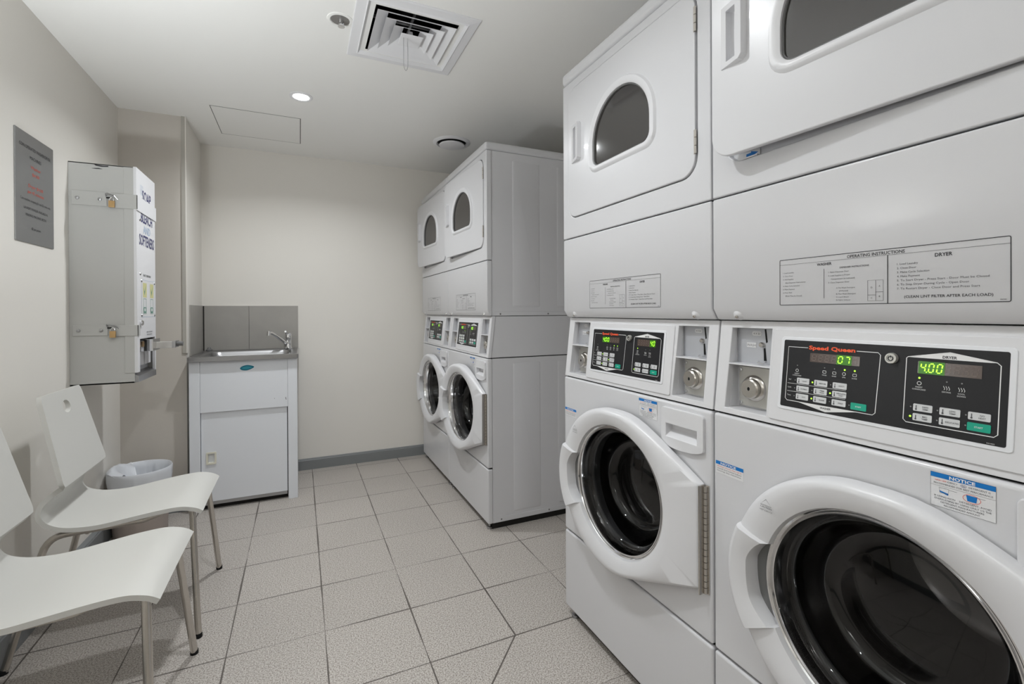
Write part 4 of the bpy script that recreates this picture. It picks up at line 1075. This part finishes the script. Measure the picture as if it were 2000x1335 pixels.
# local frame: x forward (front edge of the seat at x = 0.22), origin on the floor under the seat middle
def make_chair(loc, rotz, label):
    T = thing('chair', label, 'chair', loc, rotz, 'white moulded chairs')
    # centre line (x, z, half width, edge lift)
    ctl = [(0.212, 0.418, 0.194, -0.004), (0.188, 0.436, 0.196, -0.007), (0.145, 0.445, 0.197, -0.006), (0.08, 0.436, 0.197, 0.0), (0.0, 0.423, 0.194, 0.003), (-0.07, 0.412, 0.190, 0.005),
           (-0.125, 0.408, 0.185, 0.008), (-0.178, 0.415, 0.180, 0.008), (-0.218, 0.438, 0.172, 0.004), (-0.236, 0.470, 0.167, 0.0), (-0.230, 0.502, 0.162, 0.0), (-0.204, 0.530, 0.159, 0.0), (-0.180, 0.548, 0.160, 0.0)]
    low = catmull(ctl, 6)
    top = []
    n = 26
    for i in range(n + 1):
        q = i / n
        hw = 0.183 + (0.152 - 0.183) * q
        if i == 0: hw = 0.177
        if i == n: hw -= 0.010
        elif i == n - 1: hw -= 0.002
        top.append((-0.171 - 0.068 * q, 0.558 + 0.292 * q, hw, 0.0))
    prof = low + top
    K = 20
    rows = []
    for (x, z, hw, lift) in prof:
        rows.append([(x, hw * (-1 + 2 * j / K), z + lift * (abs(-1 + 2 * j / K) ** 2.5)) for j in range(K + 1)])
    sh = MB().grid(rows, CHAIRP).build('seat_shell', T)
    # round finger hole
    bpy.context.view_layer.update()
    md = sh.modifiers.new('s', 'SOLIDIFY'); md.thickness = 0.014; md.offset = 0
    dg = bpy.context.evaluated_depsgraph_get(); dg.update()
    sh.data = bpy.data.meshes.new_from_object(sh.evaluated_get(dg)); sh.modifiers.clear()
    hc = MB().lathe([(1, -0.1), (1, 0.1)], CHAIRP, lambda a, c, h_: (-0.226 + h_, a * 0.029, 0.795 + c * 0.022), n=28, cap0=True, cap1=True).build('c', T)
    bpy.context.view_layer.update()
    cut(sh, [hc], bevel=0.0052, seg=3)
    for p in sh.data.polygons: p.use_smooth = True
    # tubular frame
    def bend(p0, p1, p2, r, n=6):
        p0, p1, p2 = Vector(p0), Vector(p1), Vector(p2)
        a = p1 + (p0 - p1).normalized() * r; b_ = p1 + (p2 - p1).normalized() * r
        return [tuple(a * (1 - t) ** 2 + p1 * 2 * t * (1 - t) + b_ * t * t) for t in [k / n for k in range(n + 1)]]
    R_ = 0.0105
    for s_ in (-1, 1):
        pts = [(0.207, 0.239 * s_, 0.0), (0.198, 0.216 * s_, 0.12)] + bend((0.198, 0.216 * s_, 0.12), (0.176, 0.150 * s_, 0.428), (0.08, 0.120 * s_, 0.412), 0.022)
        lg_ = MB().tube(pts, R_, NICKEL, n=16).build('leg', T, smooth=40)
        MB().lathe([(0.0118, 0.0), (0.0118, 0.012), (0.0105, 0.014)], BLACK, lambda a, c, h_: (0.2065 + a, 0.2385 * s_ + c, h_), n=16, cap0=True).build('foot_cap', lg_, smooth=40)
        pts = bend((-0.02, 0.140 * s_, 0.390), (-0.218, 0.150 * s_, 0.398), (-0.315, 0.178 * s_, 0.0), 0.055) + [(-0.315, 0.178 * s_, 0.0)]
        pts = [(0.09, 0.122 * s_, 0.413), (0.03, 0.132 * s_, 0.398)] + pts
        lg_ = MB().tube(pts, R_, NICKEL, n=16).build('leg', T, smooth=40)
        MB().lathe([(0.0118, 0.0), (0.0118, 0.012), (0.0105, 0.014)], BLACK, lambda a, c, h_: (-0.315 + a, 0.178 * s_ + c, h_), n=16, cap0=True).build('foot_cap', lg_, smooth=40)
    MB().tube([(0.09, -0.122, 0.412), (0.09, 0.122, 0.412)], 0.008, NICKEL, n=12).tube([(-0.12, -0.145, 0.390), (-0.12, 0.145, 0.390)], 0.008, NICKEL, n=12).build('cross_bar', T, smooth=40)
    return T
make_chair((-0.535, 2.160, 0), radians(0.3), 'white moulded chair with round hole in its backrest, beside the waste bin')
make_chair((-0.532, 1.598, 0), radians(-0.3), 'white moulded chair nearest the camera, backrest cut by the left edge')

# ------------------------------------------------------------------ ceiling fittings
def CZ_(x, y, d): return (x, y, CEIL - d)
T = thing('ceiling_vent', 'square white ceiling vent with nested louvres and black gaps', 'vent', (0.4155, 1.9045, CEIL))
def ring(mb, ho, zo, hi, zi, th, material):
    """square frustum blade; h: half size, z: below ceiling"""
    def sq(h_, z_): return [(-h_, -h_, -z_), (h_, -h_, -z_), (h_, h_, -z_), (-h_, h_, -z_)]
    mb.grid([sq(ho, zo), sq(hi, zi), sq(hi, zi - th), sq(ho, zo - th), sq(ho, zo)], material, closed=True)
fr = MB()
def sq(h_, z_): return [(-h_, -h_, -z_), (h_, -h_, -z_), (h_, h_, -z_), (-h_, h_, -z_)]
fr.grid([sq(0.2255, 0.0), sq(0.2255, 0.004), sq(0.2225, 0.006), sq(0.190, 0.008), sq(0.186, 0.012), sq(0.158, -0.022), sq(0.158, -0.03)], VENTM, closed=True)
fr.build('frame', T)
bxv = MB().grid([sq(0.1578, -0.0015), sq(0.1578, -0.0008)], BLACK, closed=True)
bxv.add([(x, y, 0.0) for x, y in ((-0.1575, -0.1575), (0.1575, -0.1575), (0.1575, 0.1575), (-0.1575, 0.1575))], [(0, 1, 2, 3)], BLACK)
for ho, hi in ((0.150, 0.104), (0.113, 0.067), (0.077, 0.033)):
    m_ = MB(); ring(m_, ho, 0.012, hi, -0.014, 0.0015, VENTM); m_.build('louvre', T)
m_ = MB().grid([sq(0.044, 0.014), sq(0.040, 0.015), sq(0.010, 0.004), sq(0.008, -0.02)], VENTM, closed=True)
m_.add(sq(0.040, 0.0152), [(0, 1, 2, 3)], VENTM); m_.build('centre_plate', T)
lp = [(-0.030, -0.015, -0.012), (-0.030, -0.015, -0.11), (-0.028, -0.015, -0.135), (-0.0215, -0.015, -0.145), (-0.015, -0.015, -0.135), (-0.013, -0.015, -0.11), (-0.014, -0.015, -0.012)]
MB().tube(catmull(lp, 4), 0.0009, STEEL, n=6).build('pull_wire', T)

# dark duct above the vent: opening in the ceiling
duct = MB().box((0.4155 - 0.157, 1.9045 - 0.157, CEIL - 0.02), (0.4155 + 0.157, 1.9045 + 0.157, CEIL + 0.3), BLACK).build('c')
ceil = bpy.data.objects['ceiling']
bpy.context.view_layer.update()
cut(ceil, [duct])
g = MB(); hs = 0.157; zt_ = 0.18
g.grid([sq(hs, 0.0), sq(hs, -zt_)], BLACK, closed=True); g.add([(-hs, -hs, zt_), (hs, -hs, zt_), (hs, hs, zt_), (-hs, hs, zt_)], [(0, 1, 2, 3)], BLACK)
g.box((-0.15, -0.10, 0.05), (0.15, -0.09, 0.06), GASKET).box((-0.15, 0.0, 0.05), (0.15, 0.01, 0.06), GASKET).box((-0.004, -0.15, 0.04), (0.004, 0.15, 0.048), GASKET)
g.build('duct', T)

T = thing('round_air_valve', 'round white air valve in the ceiling above the far machines', 'vent', (0.918, 2.972, CEIL))
Q = lambda a, c, h_: (a, c, -h_)
MB().lathe([(0.122, 0.0), (0.122, 0.003), (0.112, 0.010), (0.100, 0.012), (0.094, 0.004), (0.092, 0.0)], VENTM, Q, n=56).build('frame', T, smooth=50)
MB().lathe([(0.100, 0.0008), (0.0005, 0.0008)], BLACK, Q, n=48).build('throat', T)
MB().lathe([(0.020, 0.001), (0.076, 0.012), (0.083, 0.018), (0.081, 0.023), (0.068, 0.026), (0.0005, 0.028)], VENTM, Q, n=56).build('disc', T, smooth=50)

for i, (lx, ly, lw) in enumerate(DOWNLIGHTS):
    T = thing('downlight', ['lit recessed downlight in the ceiling', 'lit recessed downlight in the ceiling in front of the vent, above the camera', 'lit recessed downlight in the ceiling behind the camera'][i], 'light', (lx, ly, CEIL), 0, 'ceiling downlights')
    MB().lathe([(0.056, 0.0), (0.056, 0.0025), (0.050, 0.005), (0.040, 0.004), (0.038, 0.0015)], VENTM, Q, n=40).build('trim_ring', T, smooth=50)
    MB().lathe([(0.038, 0.003), (0.030, 0.0050), (0.0005, 0.0060)], LENS, Q, n=32).build('lens', T, smooth=50)

T = thing('sprinkler', 'small recessed grey sprinkler head in the ceiling beside the vent', 'sprinkler', (0.147, 1.897, CEIL))
MB().lathe([(0.048, 0.0), (0.047, 0.003), (0.037, 0.004), (0.034, 0.001)], CEILPAN, Q, n=36).build('cover_ring', T, smooth=50)
MB().lathe([(0.0345, 0.0012), (0.0005, 0.0012)], SENSOR, Q, n=28).lathe([(0.010, 0.001), (0.010, 0.012), (0.006, 0.014), (0.005, 0.020), (0.013, 0.021), (0.013, 0.023), (0.0005, 0.024)], CHROME, lambda a, c, h_: (a + 0.004, c + 0.004, -h_), n=20).build('head', T, smooth=40)

T = thing('ceiling_access_panel', 'square access panel set flush in the ceiling near the back wall', 'access panel', (-0.2125, 3.172, CEIL))
MB().box((-0.220, -0.215, -0.0010), (0.220, 0.215, -0.0002), CEILPAN).build('panel', T)
g = MB()
for a, b_ in (((-0.2230, -0.2180, -0.0009), (0.2230, -0.2155, -0.0003)), ((-0.2230, 0.2155, -0.0009), (0.2230, 0.2180, -0.0004)), ((-0.2230, -0.218, -0.0012), (-0.2200, 0.218, -0.0004)), ((0.2200, -0.218, -0.0012), (0.2236, 0.218, -0.0004))): g.box(a, b_, GROUTD)
g.build('gap', T)

for i, (lx, ly, lz, lw) in enumerate(FILL_UPLIGHTS):
    T = thing('wall_uplight', ['white bowl uplight on the left wall level with the near machines', 'white bowl uplight on the left wall behind the camera'][i], 'light', (lx, ly, lz), 0, 'wall uplights')
    MB().lathe([(0.030, -0.090), (0.075, -0.070), (0.110, -0.020), (0.118, 0.020), (0.114, 0.020), (0.104, -0.018), (0.085, 0.0), (0.0005, 0.0)], VENTM, lambda a, c, h_: (a, c, h_), n=36, cap0=True).build('bowl', T, smooth=50)
    MB().box(*((-0.133, -0.03, -0.06), (-0.09, 0.03, 0.0)), VENTM).build('bracket', T, bevel=0.003)
